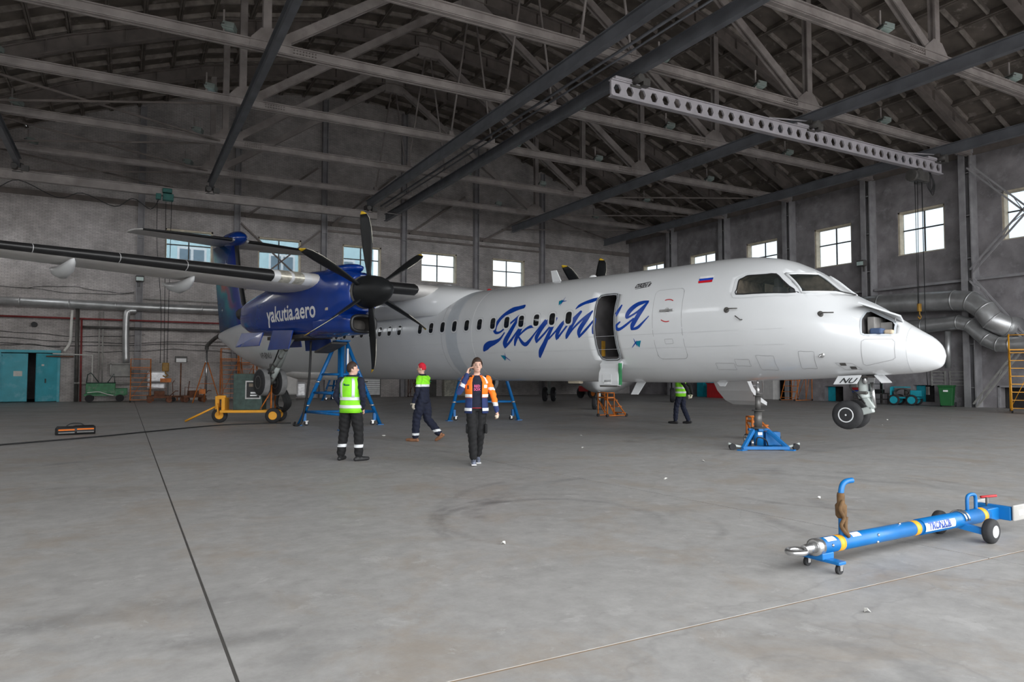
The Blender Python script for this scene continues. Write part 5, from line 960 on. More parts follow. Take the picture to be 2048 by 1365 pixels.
stair_tower('step_ladder', (5.35, 42.9, 0), 0, .95, 1.6, 2.95, 9, 'tall orange steps below the tail cone')
stair_tower('step_ladder', (6.5, 43.6, 0), R(12), .9, 1.4, 2.7, 8, 'orange steps half hidden behind the main wheels')
stair_tower('step_ladder', (34.3, 27.9, 0), R(-90), 1.0, 1.5, 3.3, 8, 'orange steps against the right wall behind the nose jack')
stair_tower('small_steps', (15.45, 20.5, 0), R(95), .5, .9, .86, 3, 'small orange steps below the belly of the far aircraft'); stair_tower('small_steps', (13.25, 11.75, 0), R(60), .42, .6, .52, 2, 'low orange steps right behind the nose jack')
stair_tower('step_ladder', (16.9, 43.4, 0), 0, .8, 1.4, 2.2, 7, 'rusty ladder stand at the far wall behind the man in the red cap', 'rust')
yl = stair_tower('yellow_platform', (32.0, 14.9, 0), R(-62), 1.0, 1.7, 3.2, 8, 'yellow wheeled ladder platform at the right edge', 'yellow')
tag(MB().box((30.9, 13.85, .42), (.5, .5, .84), R(20)).box((30.9, 13.85, .86), (.56, .56, .05), R(20)).build('brown_cabinet', 'orange', None, .01), 'brown box standing at the right edge before the yellow platform', 'box')
# stand holding the tail drain hose
ts = empty('tail_stand', (3.75, 39.6, 0), 0, 'slim orange tripod stand with a steel post under the tail', 'stand')
for a in (90, 210, 330): c, s = math.cos(R(a)), math.sin(R(a)); T('leg', 'orange', ts, [(c*.75, s*.75, .02), (c*.06, s*.06, 2.1)], .028, 6); T('spreader', 'orange', ts, [(c*.4, s*.4, 1.0), (c*-.2-s*.35, s*-.2+c*.35, 1.0)], .015, 6)
T('post', 'steel', ts, [(0, 0, .5), (0, 0, 2.75)], .05, 10); B('tray', 'orange', ts, ((-.2, -.3, .6), (.3, .12, .25)))
te = W_(32.3, 0, .72); tag(T('drain_hose', 'dark_metal', None, spline([te, (te.x-.12, te.y+.35, te.z-.02), (3.9, 39.3, 3.15), (3.76, 39.55, 2.95), (3.75, 39.6, 2.77)], 6), .10, 10), 'dark hose curving from the tail cone to the orange stand', 'hose')
# ---- far wall: green trolley, foil bags, lamp stand, rusty dollies, white box
gt = empty('green_trolley', (-.95, 43.4, 0), 0, 'battered green trolley beside the turquoise door', 'trolley')
B('tub', 'green_paint', gt, ((-.1, 0, .72), (1.35, .8, .55)), ((.85, 0, .55), (.6, .75, .35)), bevel=.02); B('chassis', 'green_paint', gt, ((.1, 0, .38), (1.9, .7, .1)))
for x in (-.6, .8):
    for dy in (-.38, .38): MB().cyl((x, dy-.05, .2), (x, dy+.05, .2), .2, 14).build('wheel', 'tyre', gt)
T('rail', 'dark_green', gt, [(-.75, -.35, 1.0), (-.7, -.35, 1.45), (-.55, -.35, 1.55), (-.2, -.35, 1.05)], .03, 6); T('rail', 'dark_green', gt, [(.2, -.35, 1.0), (.5, -.35, 1.5), (.55, -.35, 1.0)], .03, 6); T('rail', 'dark_green', gt, [(-.75, -.38, 1.02), (.6, -.38, 1.02)], .03, 6); T('hose', 'paper', gt, spline([(-.7, -.42, .5), (-.2, -.44, .55), (.2, -.44, .42), (.5, -.44, .35)], 5), .025, 6)
for k, (z, hgt) in enumerate(((1.34, .62), (.82, .36))):
    q = MB(); q.box((1.6, 43.8, z), (.95-.05*k, .35, hgt)); tag(q.build('foil_bag', 'foil', None, .08), '%s silver foil bag leaning on the far wall behind the orange steps' % ('upper' if k == 0 else 'lower'), 'bag', 'foil bags')
B_ = empty('bag_rack', (1.75, 43.85, 0), 0, 'dark low rack under the silver foil bags', 'rack'); B('frame', 'dark_metal', B_, ((0, 0, .30), (1.0, .45, .06)), ((0, 0, 1.02), (1.0, .4, .03))); B('post', 'dark_metal', B_, ((-.45, .15, .5), (.05, .05, 1.0))); B('post', 'dark_metal', B_, ((.45, .15, .5), (.05, .05, 1.0))); B('base', 'orange', B_, ((.3, -.3, .25), (1.5, .3, .08)), ((-.3, -.3, .12), (.06, .06, .24)), ((.9, -.3, .12), (.06, .06, .24)))
ls = empty('lamp_stand', (2.75, 42.7, 0), 0, 'rusty floodlight on a wheeled stand by the far wall', 'lamp'); T('pole', 'rust', ls, [(0, 0, .3), (0, 0, 2.1)], .035, 8); B('head', 'dark_metal', ls, ((0, 0, 2.3), (.62, .25, .34)), bevel=.02); B('lens', 'flag_white', ls, ((0, -.13, 2.25), (.5, .02, .2))); B('base', 'rust', ls, ((0, 0, .25), (.8, .6, .08)))
for x in (-.35, .35): MB().cyl((x, -.32, .12), (x, -.25, .12), .12, 12).build('wheel', 'tyre', ls)
T('handle', 'rust', ls, [(-.35, 0, .3), (-.4, 0, 1.0), (-.3, 0, 1.15)], .02, 6); T('handle', 'rust', ls, [(.35, 0, .3), (.45, 0, 1.1)], .025, 6)
for i, (x, y, l) in enumerate(((1.65, 41.0, 'low rusty dolly on the floor before the lamp stand'), (3.3, 41.3, 'second low rusty dolly, right next to the tail stand'))):
    d = empty('dolly', (x, y, 0), R(10*i), l, 'dolly', 'rusty dollies'); B('bed', 'rust', d, ((0, 0, .30), (1.15, .6, .12)), ((0, 0, .48), (.5, .4, .25)), bevel=.02)
    for sx in (-.45, .45):
        for dy in (-.3, .3): MB().cyl((sx, dy-.04, .14), (sx, dy+.04, .14), .14, 12).build('wheel', 'rust', d)
    T('handle', 'rust', d, [(.5, 0, .35), (.75, 0, .6), (.9, 0, .6)], .025, 6); T('rail', 'rust', d, [(-.5, -.28, .36), (-.5, -.28, .8), (.3, -.28, .75), (.3, -.28, .36)], .018, 6)
wb = empty('white_cabinet', (8.2, 42.0, 0), 0, 'grey-white equipment housing with a warning triangle behind the main wheels', 'equipment'); B('housing', 'wing_under', wb, ((0, 0, .95), (1.25, .9, 1.3)), bevel=.1); B('side_cover', 'foil', wb, ((.85, 0, .6), (.6, .7, .9)), bevel=.12); B('base', 'dark_metal', wb, ((0, 0, .16), (1.1, .7, .3))); q = MB(); q.prism([(-.3, 1.3), (-.08, 1.3), (-.19, 1.5)], 1, -.46, -.452); q.build('warning_triangle', 'cockpit_brown', wb)
for i, x in enumerate((12.75, 14.1)):
    d = empty('louvred_panel', (x, 44.45, 0), 0, '%s white louvred panel low on the far wall under the belly' % ('left' if i == 0 else 'right'), 'panel', 'louvred panels'); B('frame', 'dark_metal', d, ((0, 0, .80), (1.25, .12, 1.6)))
    for k in range(11): B('slat', 'flag_white', d, ((0, -.09, .22+.122*k), (1.08, .06, .095)))
for i, (x, w, h, m, l) in enumerate(((17.9, 1.4, 1.5, 'dark_metal', 'dark metal cupboard low on the far wall'), (20.2, 2.0, 1.35, 'wing_worn', 'tarnished sheet-metal panel leaning on the far wall'), (31.4, 1.0, 2.0, 'dark_metal', 'dark doorway panel at the right end of the far wall'))):
    d = empty('wall_cupboard', (x, 44.3, 0), 0, l, 'cupboard'); B('body', m, d, ((0, .2, h/2), (w, .4, h)), bevel=.01); B('door', m, d, ((-w*.25, -.015, h/2), (w*.46, .02, h*.9)), ((w*.25, -.015, h/2), (w*.46, .02, h*.9)))
rcart = empty('red_cart', (26.4, 37.2, 0), R(20), 'red cart with orange wheels beyond the far aircraft', 'cart'); B('bed', 'red', rcart, ((0, 0, .6), (1.8, .8, .35)), bevel=.03)
for sx in (-.6, .6): MB().cyl((sx, -.5, .35), (sx, -.38, .35), .35, 16).build('wheel', 'tyre', rcart); MB().cyl((sx, -.52, .35), (sx, -.5, .35), .22, 16).build('hub', 'orange', rcart); MB().cyl((sx, .38, .35), (sx, .5, .35), .35, 16).build('wheel', 'tyre', rcart)
# ---- pipes on the far wall
def pipe(name, pts, r, m, label, grp='pipes on the far wall', flanges=0, brackets=False):
    e = empty(name, pts[0], 0, label, 'pipe', grp); o = Vector(pts[0]); T('run', m, e, [Vector(p)-o for p in pts], r, 14)
    for k in range(flanges): p = Vector(pts[0]).lerp(Vector(pts[-1]), (k+.5)/flanges)-o; d = (Vector(pts[-1])-Vector(pts[0])).normalized(); MB().lathe(p-d*.03, d, [(0, r*1.06), (.06, r*1.06)], 14).build('seam_band', m, e)
    return e
YP = YB-.62
pipe('silver_main', [(XL, YP, 5.23), (11.5, YP, 5.22)], .24, 'duct', 'thick silver insulated pipe running along the far wall', flanges=9)
pipe('red_pipe', [(XL, YP+.12, 4.48), (11.5, YP+.12, 4.45)], .05, 'pipe_red', 'thin red pipe below the thick silver pipe'); pipe('dark_pipe', [(-2.1, YP+.1, 4.02), (11.5, YP+.1, 4.0)], .07, 'dark_metal', 'dark pipe below the red pipe on the far wall'); pipe('thin_pipe', [(.9, YP+.2, 5.72), (6.5, YP+.2, 5.70)], .03, 'pipe_grey', 'thin grey pipe above the silver main')
pipe('down_duct', spline([(.55, YP, 5.0), (.2, YP-.02, 4.98), (.06, YP-.05, 4.75), (.05, YP-.05, 3.5), (.1, YP-.05, 2.1)], 4), .17, 'duct', 'silver duct dropping from the main to the grille by the orange steps')
gr = empty('wall_grille', (-.15, YB-.3, 1.72), 0, 'grey framed grille at the foot of the silver duct', 'grille'); B('frame', 'pipe_grey', gr, ((0, 0, .33), (1.0, .3, .06)), ((0, 0, -.33), (1.0, .3, .06)), ((-.48, 0, 0), (.06, .3, .7)), ((.48, 0, 0), (.06, .3, .7)), ((0, .12, 0), (.95, .04, .65)))
pipe('down_pipe', [(-2.25, YP+.1, 5.1), (-2.2, YP+.1, .01)], .10, 'dark_metal', 'thick dark downpipe right of the turquoise door'); pipe('down_pipe', [(-2.05, YP+.02, 4.5), (-2.0, YP+.02, .01)], .05, 'pipe_red', 'red downpipe next to the thick dark downpipe')
pipe('thin_riser', [(-1.22, YP+.16, 4.9), (-1.2, YP+.16, .9)], .035, 'pipe_grey', 'left of the twin thin risers behind the green trolley'); pipe('thin_riser', [(-1.05, YP+.16, 4.9), (-1.03, YP+.16, .9)], .035, 'pipe_grey', 'right of the twin thin risers behind the green trolley')
pipe('white_pipe', spline([(-2.5, YP+.1, 4.9), (-2.52, YP+.08, 4.0), (-2.55, YP+.08, 3.2), (-2.8, YP+.08, 2.7)], 4), .07, 'paper', 'bent white pipe above the turquoise door'); pipe('white_conduit', [(-3.3, YP-.1, 2.55), (-1.5, YP-.1, 2.5), (-1.48, YP-.1, .01)], .035, 'paper', 'thin white conduit turning down behind the green trolley'); pipe('wall_pipe', [(-2.3, YP+.05, 1.0), (.4, YP+.05, .95)], .06, 'pipe_grey', 'horizontal grey pipe at trolley height'); tag(MB().box((-3.0, YB-.3, 2.42), (1.2, .4, .06)).build('door_canopy', 'rust', None), 'rusty canopy strip beside the turquoise door', 'canopy')
for k, (z, x0, x1) in enumerate(((3.62, XL, 1.0), (3.3, XL, 5.6), (3.1, XL, 5.6), (2.95, XL, -3.0), (2.8, -1.9, 7), (6.1, -5, .4), (5.95, XL, .4))):
    tag(T('wall_cable', 'black', None, spline([(x0+(x1-x0)*t, YB-.12-.03*k, z+.10*math.sin(7*t+k)-.03*math.sin(23*t)) for t in [j/12 for j in range(13)]], 3), .014, 5), ['slack black cable on the far wall well above the doors', 'long black cable sagging across the far wall', 'black cable just below the long sagging one', 'short black cable right over the turquoise door', 'black cable running behind the orange steps', 'thin cable above the silver main', 'thin cable touching the top of the silver main'][k], 'cable', 'cables on the far wall')
tag(MB().cyl((-4.2, YB-.25, 4.1), (-4.2, YB-.02, 4.1), .14, 16).build('wall_horn', 'black', None), 'round black horn above the turquoise door', 'horn')
def wall_lamp(loc, rz, label):
    e = empty('wall_lamp', loc, rz, label, 'lamp', 'wall lamps'); B('housing', 'dark_metal', e, ((0, -.2, 0), (.42, .28, .32)), bevel=.03); B('lens', 'lamp_lens', e, ((0, -.345, -.02), (.36, .02, .2))); B('arm', 'dark_metal', e, ((0, -.02, -.25), (.06, .1, .35)))
wall_lamp((.66, YB-.45, 6.8), 0, 'small floodlight on the far wall column above the silver pipe'); wall_lamp((XR-.75, 23.75, 7.5), R(-90), 'small floodlight on the right wall column beside the third window')
# ---- right wall: ducts, bin, machines
def duct(name, pts, r, label):
    e = empty(name, pts[0], 0, label, 'duct', 'ducts on the right wall'); o = Vector(pts[0]); P = [Vector(p)-o for p in pts]; T('run', 'duct', e, P, r, 20)
    for i in range(1, len(P)-1): d = (P[i+1]-P[i-1]).normalized(); MB().lathe(P[i]-d*.03, d, [(0, r*1.03), (.06, r*1.03)], 20).build('seam_band', 'duct', e)
duct('silver_duct', [(34.4, 24.9, 5.2), (34.4, 22.6, 5.2), (34.4, 18.9, 5.05), (34.4, 18.2, 4.95), (34.4, 17.6, 4.5), (34.4, 17.3, 4.0), (34.7, 16.9, 3.7), (35.3, 16.7, 3.65)], .48, 'thick silver duct on the right wall bending down into the wall')
duct('silver_duct', [(34.5, 24.9, 3.85), (34.5, 20.5, 3.92), (34.5, 18.8, 4.0), (34.5, 18.3, 3.85), (34.5, 17.6, 3.15), (34.5, 17.1, 2.9), (34.5, 16.6, 2.87), (34.5, 12, 2.8)], .34, 'lower silver duct stepping down past the nose')
duct('silver_drop', [(34.5, 19.33, 3.6), (34.5, 19.35, 1.85)], .14, 'narrow silver drop pipe above the two grilles')
for i, y in enumerate((19.45, 20.35)):
    e = empty('louvre', (35.44, y, 1.35), 0, '%s slatted grille under the silver drop pipe' % ('right' if i == 0 else 'left'), 'grille', 'grilles under the drop pipe'); B('frame', 'pipe_grey', e, ((0, -.33, 0), (.08, .05, .75)), ((0, .33, 0), (.08, .05, .75)))
    for k in range(5): B('slat', 'pipe_grey', e, ((0, 0, -.33+.165*k), (.06, .66, .05)))
bn = empty('wheelie_bin', (34.35, 19.35, 0), R(-70), 'dark green wheeled bin against the right wall', 'bin'); q = MB(); q.loft([[Vector((sx*w, sy*d-.0, z)) for sx, sy in ((-1, -1), (1, -1), (1, 1), (-1, 1))] for z, w, d in ((.06, .24, .26), (.9, .30, .34), (.95, .31, .36))], smooth=False); q.build('body', 'bin_green', bn, .02); B('lid', 'bin_green', bn, ((0, -.02, .99), (.66, .76, .07)), ((0, .36, 1.0), (.6, .1, .05)), bevel=.02); B('label', 'flag_white', bn, ((-.0, -.345, .76), (.2, .006, .08))); T('handle', 'bin_green', bn, [(-.25, .42, 1.0), (.25, .42, 1.0)], .02, 8)
for sx in (-.3, .3): MB().cyl((sx-.03, .3, .11), (sx+.03, .3, .11), .11, 16).build('wheel', 'tyre', bn)
tm = empty('teal_machine', (34.2, 21.3, 0), R(-75), 'teal wheeled machine with coiled hoses by the right wall', 'machine'); B('frame', 'teal_paint', tm, ((0, 0, .38), (1.4, .6, .08)), ((.55, 0, .6), (.5, .5, .3)), ((-.2, 0, .9), (.9, .04, .05)), ((-.6, 0, .65), (.05, .5, .5)), bevel=.01)
for x in (-.4, .4):
    for dy in (-.4, .4): w_ = MB().lathe((x, dy-.05, .27), (0, 1, 0), [(0, .18), (0, .24), (.02, .27), (.08, .27), (.1, .24), (.1, .18)], 20).build('wheel', 'tyre', tm); MB().cyl((x, dy-.055, .27), (x, dy+.055, .27), .18, 16).build('hub', 'teal_paint', w_)
for k in range(6): T('hose_coil', 'dark_metal', tm, [(-.1+.36*math.cos(a), -.2+.06*k, .62+.2*math.sin(a)) for a in [2*PI*j/16 for j in range(17)]], .03, 6)
MB().cyl((.1, 0, .5), (.1, 0, .8), .15, 14).build('motor', 'dark_metal', tm)
bh = empty('work_bench', (34.4, 23.3, 0), R(-90), 'dark work bench with blue and yellow boxes near the teal machine', 'bench'); B('top', 'dark_metal', bh, ((0, 0, .55), (1.7, .6, .05))); B('shelf', 'dark_metal', bh, ((0, 0, .25), (1.6, .5, .04)))
for sx in (-.8, .8):
    for sy in (-.25, .25): B('leg', 'dark_metal', bh, ((sx, sy, .27), (.05, .05, .54)))
T('rack', 'dark_green', bh, [(.15, -.28, .55), (.15, -.28, 1.05), (.85, -.28, 1.05), (.85, -.28, .55)], .025, 6)
tag(MB().box((34.4, 23.85, .64), (.5, .7, .12)).build('blue_box', 'letter_blue', None, .02), 'flat dark blue box on the work bench', 'box'); tag(MB().box((34.35, 22.85, .67), (.4, .5, .18)).build('yellow_box', 'black', None, .02), 'black case on the work bench', 'case')
tag(MB().box((XR-.15, 24.65, 1.05), (.25, .6, .75)).box((XR-.28, 24.65, 1.05), (.02, .5, .64)).build('fire_cabinet', 'red', None, .01), 'red fire hose cabinet on the right wall behind the nose wheel', 'cabinet'); tag(MB().box((34.9, 30.6, .8), (.6, 1.6, 1.6)).box((34.9, 30.6, 1.63), (.66, 1.7, .06)).build('steel_locker', 'wing_under', None, .02), 'pale steel locker against the right wall behind the airstair', 'locker')
tag(MB().box((34.2, 33.4, .45), (.9, 2.2, .9)).box((34.2, 33.4, .93), (1.0, 2.3, .06)).build('red_crate', 'red', None, .02), 'dark red crate by the right wall beyond the airstair', 'crate'); tag(MB().box((34.8, 35.6, 1.1), (.5, 1.3, 2.2)).box((34.53, 35.6, 1.1), (.04, .03, 2.1)).build('blue_locker', 'teal_paint', None, .02), 'tall blue locker in the far right corner', 'locker')
# ---- litter
LT = [(5.6, 16.6, 'near the red-capped man'), (8.3, 12.0, 'in front of the walking man'), (6.9, 7.9, 'in the open floor before the propeller'), (8.9, 9.2, 'left of the nose jack'), (3.0, 5.6, 'in the left foreground'), (22.4, 14.6, 'far right of the nose wheel'), (24.8, 13.9, 'far right near the yellow platform'), (-1.2, 22.6, 'behind the tool bag'), (20.0, 13.2, 'beyond the nose wheel'), (7.5, 5.8, 'on the floor behind the tow bar'), (4.2, 2.9, 'in the lower right foreground'), (9.9, 14.4, 'between the walking man and the nose jack')]
for i, (x, y, l) in enumerate(LT):
    q = MB(); a = random.uniform(0, 6); r = .02+.001*y
    q.add([(r*math.cos(a+t)*(1.6 if k % 2 else 1), r*math.sin(a+t), .004+.02*(k % 2)) for k, t in enumerate((0, 1.2, 2.4, 3.7, 5))]+[(0, 0, .03)], [(0, 1, 5), (1, 2, 5), (2, 3, 5), (3, 4, 5), (4, 0, 5), (4, 3, 2, 1, 0)])
    o = q.build('paper_scrap', 'paper'); o.location = (x, y, 0); tag(o, 'tiny paper scrap on the concrete %s' % l, 'litter', 'paper scraps')
# ================================================================== PEOPLE  (local: x = the person's right, y = facing, z up)
def capsule(q, pts, radii, n=14):   # tapered limb with rounded ends
    P = [Vector(p) for p in pts]; d0 = (P[0]-P[1]).normalized(); d1 = (P[-1]-P[-2]).normalized()
    A = [P[0]+d0*radii[0]*k for k in (.95, .7, .35)]; Bq = [P[-1]+d1*radii[-1]*k for k in (.35, .7, .95)]
    q.tube(A+P+Bq, [radii[0]*k for k in (.3, .7, .93)]+list(radii)+[radii[-1]*k for k in (.93, .7, .3)], n)
def seg_d(p, a, b):
    ab = b-a; t = max(0, min(1, (p-a).dot(ab)/max(ab.length_squared, 1e-9))); return (p-a-ab*t).length, t
def person(loc, az, H, pose, label, rule, mats, hair=None, voxel=.0105, face=True):
    """pose: joints dict. rule(region, point, t) -> index in mats. One continuous remeshed body."""
    e = empty('person', loc, -R(az), label, 'person', None); J = {k: Vector(v) for k, v in pose.items() if not isinstance(v, (int, float))}; q = MB(); bones = []
    def limb(reg, pts, rad): capsule(q, pts, rad); [bones.append((reg, pts[i], pts[i+1], (rad[i]+rad[i+1])/2)) for i in range(len(pts)-1)]
    lean = J.get('lean', Vector((0, 0, 0)))
    pel, chest, neck, head = J['pelvis'], J['chest'], J['neck'], J['head']; tw = pose.get('twist', 0.); hy = pose.get('headyaw', 0.); bulk = pose.get('bulk', 1.)
    # torso
    secs = [(-.09, .135, .10), (-.02, .172, .118), (.06, .172, .115), (.14, .162, .108), (.26, .178, .118), (.38, .196, .122), (.47, .185, .108), (.52, .13, .085), (.555, .075, .066)]
    rings = []; top = .555
    for z, rx, ry in secs:
        t = max(0, min(1, z/top)); c = pel.lerp(neck, t) if z > 0 else pel+Vector((0, 0, z)); c = c+(chest-(pel+neck)/2)*math.sin(PI*t)*.6; a = R(tw)*t
        rings.append([c+Vector((rx*bulk*math.cos(u)*math.cos(a)-ry*bulk*math.sin(u)*math.sin(a), rx*bulk*math.cos(u)*math.sin(a)+ry*bulk*math.sin(u)*math.cos(a), 0)) for u in [2*PI*k/24 for k in range(24)]])
    q.loft(rings); bones.append(('torso', pel+Vector((0, 0, .05)), neck-Vector((0, 0, .03)), .16))
    # neck and head
    limb('neck', [neck-Vector((0, 0, .05)), head-Vector((0, 0, .06))], [.055, .052]); Mh = Matrix.Rotation(R(hy), 3, 'Z')
    q.ell(head+Vector((0, 0, .015)), (.073, .092, .112), 20, 14, M=Mh); q.ell(head+Mh@Vector((0, .03, -.055)), (.055, .06, .06), 16, 10, M=Mh); q.ell(head+Mh@Vector((0, .098, -.012)), (.013, .022, .024), 10, 8, M=Mh)
    for s in (-1, 1): q.ell(head+Mh@Vector((s*.076, -.005, -.01)), (.012, .020, .032), 10, 8, M=Mh)
    bones.append(('head', head, head+Vector((0, 0, .03)), .08))
    for s, n_ in ((1, 'r'), (-1, 'l')):
        hip, kn, an = J['hip_'+n_], J['knee_'+n_], J['ankle_'+n_]; tr = pose.get('trouser', 1.)
        limb('leg_'+n_, [hip, hip.lerp(kn, .5), kn, kn.lerp(an, .5), an+(kn-an).normalized()*.05], [.098*bulk, .092*bulk*tr, .076*tr, .072*tr, .066*tr]); 
        ft = J['toe_'+n_]; d = (ft-an); d.z = 0; heel = J.get('heel_'+n_, Vector((an.x, an.y, .035))-d.normalized()*.06)
        limb('foot_'+n_, [heel, heel.lerp(ft, .55), ft], [.038, .045, .034]); limb('foot_'+n_, [an+Vector((0, 0, .04)), heel.lerp(ft, .25)+Vector((0, 0, .02))], [.045, .042])
        sh, el, wr = J['sh_'+n_], J['el_'+n_], J['wr_'+n_]; limb('arm_'+n_, [sh, sh.lerp(el, .5), el, el.lerp(wr, .5), wr], [.070*bulk, .062*bulk, .054, .048, .042])
        hd = J['hand_'+n_]   # direction the fingers point
        if hd.length > 0:
            d = hd.normalized(); side = J['thumb_'+n_].normalized(); side = (side-d*side.dot(d)).normalized(); pn = d.cross(side); curl = pose.get('curl_'+n_, 25.)
            pc = wr+d*.055; Mq = Matrix((side, d, pn)).transposed(); q.ell(pc, (.042, .052, .020), 12, 8, M=Mq); bones.append(('hand_'+n_, wr+d*.03, wr+d*.17, .03))
            cs = pose.get('curlside_'+n_, 1)
            for k, (off, ln) in enumerate(((.030, .072), (.010, .080), (-.011, .074), (-.030, .058))):
                p = wr+d*.095+side*off; dd = d; pts = [p]; 
                for j in range(3): dd = Matrix.Rotation(R(curl*cs), 3, side)@dd; p = p+dd*ln/2.6; pts.append(p)
                capsule(q, pts, [.0095, .009, .0085, .0075], 8)
            p = wr+d*.03+side*.035; capsule(q, [p, p+(side*.8+d*.6)*.04, p+(side*.7+d*.9+pn*cs*-.3)*.075], [.012, .0105, .009], 8)
    me = q.mesh('body', mats); o = link('body', me); md = o.modifiers.new('r', 'REMESH'); md.mode = 'VOXEL'; md.voxel_size = voxel; md.use_smooth_shade = True
    dg = bpy.context.evaluated_depsgraph_get(); nm = bpy.data.meshes.new_from_object(o.evaluated_get(dg)); bpy.data.objects.remove(o)
    bm = bmesh.new(); bm.from_mesh(nm)
    for _ in range(3): bmesh.ops.smooth_vert(bm, verts=bm.verts, factor=.4, use_axis_x=True, use_axis_y=True, use_axis_z=True)
    # cloth folds: gentle ripples below the neck
    for v in bm.verts:
        if v.co.z < neck.z-.05 and v.co.z > .12: v.co += v.normal*(.0035*math.sin(v.co.z*70+v.co.x*35)+.003*math.sin(v.co.z*31-v.co.y*60))
    bm.to_mesh(nm); bm.free(); nm.materials.clear()
    for m in mats: nm.materials.append(MATS[m])
    for p in nm.polygons:
        c = p.center; best = min(((seg_d(c, a, b)[0]-r, reg) for reg, a, b, r in bones if not (reg == 'torso' and c.z > neck.z-.02)), key=lambda t_: t_[0]); p.material_index = rule(best[1], c); p.use_smooth = True
    body = link('body', nm, e)
    def onhead(v): return head+Mh@Vector(v)
    if hair:
        hq = MB(); N, M_ = 22, 14; vs = []; fs = []
        for i in range(M_+1):
            t = PI*i/M_
            for k in range(N):
                u = 2*PI*k/N; w = 1+.02*math.sin(9*u+3*i) if hair == 'hair' else 1+.006*math.sin(22*u); vs.append(Vector((.082*w*math.sin(t)*math.cos(u), .100*w*math.sin(t)*math.sin(u)-.006, .118*w*math.cos(t)+.022)))
        for i in range(M_):
            for k in range(N):
                c = sum((vs[j] for j in (i*N+k, (i+1)*N+k)), Vector())/2
                lim = .082 if c.y > .05 else (.045 if c.y > .01 else .0 if c.y > -.03 else -.05) if hair == 'hair' else (.02 if c.y > .03 else -.035)
                if c.z > lim: fs.append((i*N+k, (i+1)*N+k, (i+1)*N+(k+1) % N, i*N+(k+1) % N))
        hq.add([onhead(v) for v in vs], fs, 0, True); ho = hq.build('hair' if hair == 'hair' else 'knit_cap', hair, e); ho.modifiers.new('t', 'SOLIDIFY').thickness = .012
    if face:
        for s in (-1, 1):
            MB().ell(onhead((s*.031, .083, .012)), (.011, .006, .006), 8, 6, M=Mh).build('eye', 'eye', e); MB().box(onhead((s*.032, .089, .034)), (.030, .008, .006), 0, 0, Mh).build('eyebrow', 'hair', e)
        MB().ell(onhead((0, .090, -.058)), (.022, .006, .006), 10, 6, M=Mh).build('mouth', 'lip', e)
    return e, J
def band(name, e, c, rx, ry, z0, z1, m, a0=0, a1=360, tilt=0., n=32):   # garment panel hugging the torso
    q = MB(); rows = []
    for z, g in ((z0, 1), (z1, 1)): rows.append([Vector((c[0]+rx*g*math.cos(R(u)), c[1]+ry*g*math.sin(R(u)), z+tilt*math.sin(R(u)))) for u in [a0+(a1-a0)*k/n for k in range(n+1)]])
    q.loft(rows, cap=False, closed=False); o = q.build(name, m, e); o.modifiers.new('t', 'SOLIDIFY').thickness = .008; return o
def shell(name, e, secs, m, a0=0, a1=360, n=40, th=.012):   # secs: (z, cx, cy, rx, ry)
    q = MB(); q.loft([[Vector((cx+rx*math.cos(R(u))*(1+.015*math.sin(5*R(u)+z*30)), cy+ry*math.sin(R(u))*(1+.02*math.sin(4*R(u)-z*25)), z)) for u in [a0+(a1-a0)*k/n for k in range(n+1)]] for z, cx, cy, rx, ry in secs], cap=False, closed=False); o = q.build(name, m, e); o.modifiers.new('t', 'SOLIDIFY').thickness = th; return o
def shell_strip(name, e, secs, m, z0, z1, a0, a1, off=.008, n=24):
    zs = [s[0] for s in secs]
    def at(z): return [interp(z, zs, [s[i] for s in secs]) for i in (1, 2, 3, 4)]
    q = MB(); rows = []
    for z in [z0+(z1-z0)*k/6 for k in range(7)]: cx, cy, rx, ry = at(z); rows.append([Vector((cx+(rx+off)*math.cos(R(u)), cy+(ry+off)*math.sin(R(u)), z)) for u in [a0+(a1-a0)*k/n for k in range(n+1)]])
    q.loft(rows, cap=False, closed=False); o = q.build(name, m, e); o.modifiers.new('t', 'SOLIDIFY').thickness = .006; return o
# --- man in the green vest, seen from behind, hands in pockets
pose1 = dict(pelvis=(0, 0, .95), chest=(0, .0, 1.22), neck=(0, -.01, 1.47), head=(.01, .02, 1.60), headyaw=-62, twist=0, bulk=1.02, trouser=1.12,
  hip_r=(.10, 0, .90), knee_r=(.14, .03, .49), ankle_r=(.165, .0, .08), toe_r=(.26, .15, .034), hip_l=(-.10, 0, .90), knee_l=(-.15, .03, .49), ankle_l=(-.19, 0, .08), toe_l=(-.21, .17, .034),
  sh_r=(.19, -.01, 1.40), el_r=(.27, -.07, 1.12), wr_r=(.20, .06, .93), hand_r=(-.1, .5, -.7), thumb_r=(-.5, .6, .3), sh_l=(-.19, -.01, 1.40), el_l=(-.27, -.07, 1.12), wr_l=(-.20, .06, .93), hand_l=(.1, .5, -.7), thumb_l=(.5, .6, .3))
def rule1(reg, c):
    if reg in ('head', 'neck'): return 0 if c.z > 1.475 else 1
    if reg.startswith('hand'): return 0
    if reg.startswith('foot'): return 3 if c.z < .12 else 2
    if reg.startswith('leg') and .235 < c.z < .29: return 4
    return 2 if reg.startswith('leg') or c.z < .93 else 1
e1, J1 = person((3.51, 12.21, 0), 16+30, 1.71, pose1, 'man in a green hi-vis vest standing with his back to the camera', rule1, ['skin', 'navy', 'black_cloth', 'black', 'reflect'], 'hair')
V1 = [(.84, 0, -.005, .205, .155), (.95, 0, -.005, .20, .152), (1.10, 0, -.005, .195, .148), (1.25, 0, -.006, .205, .152), (1.36, 0, -.008, .205, .148), (1.43, 0, -.01, .165, .118), (1.47, 0, -.01, .115, .09)]
v1 = shell('vest', e1, V1, 'hiviz_green', 100, 440)
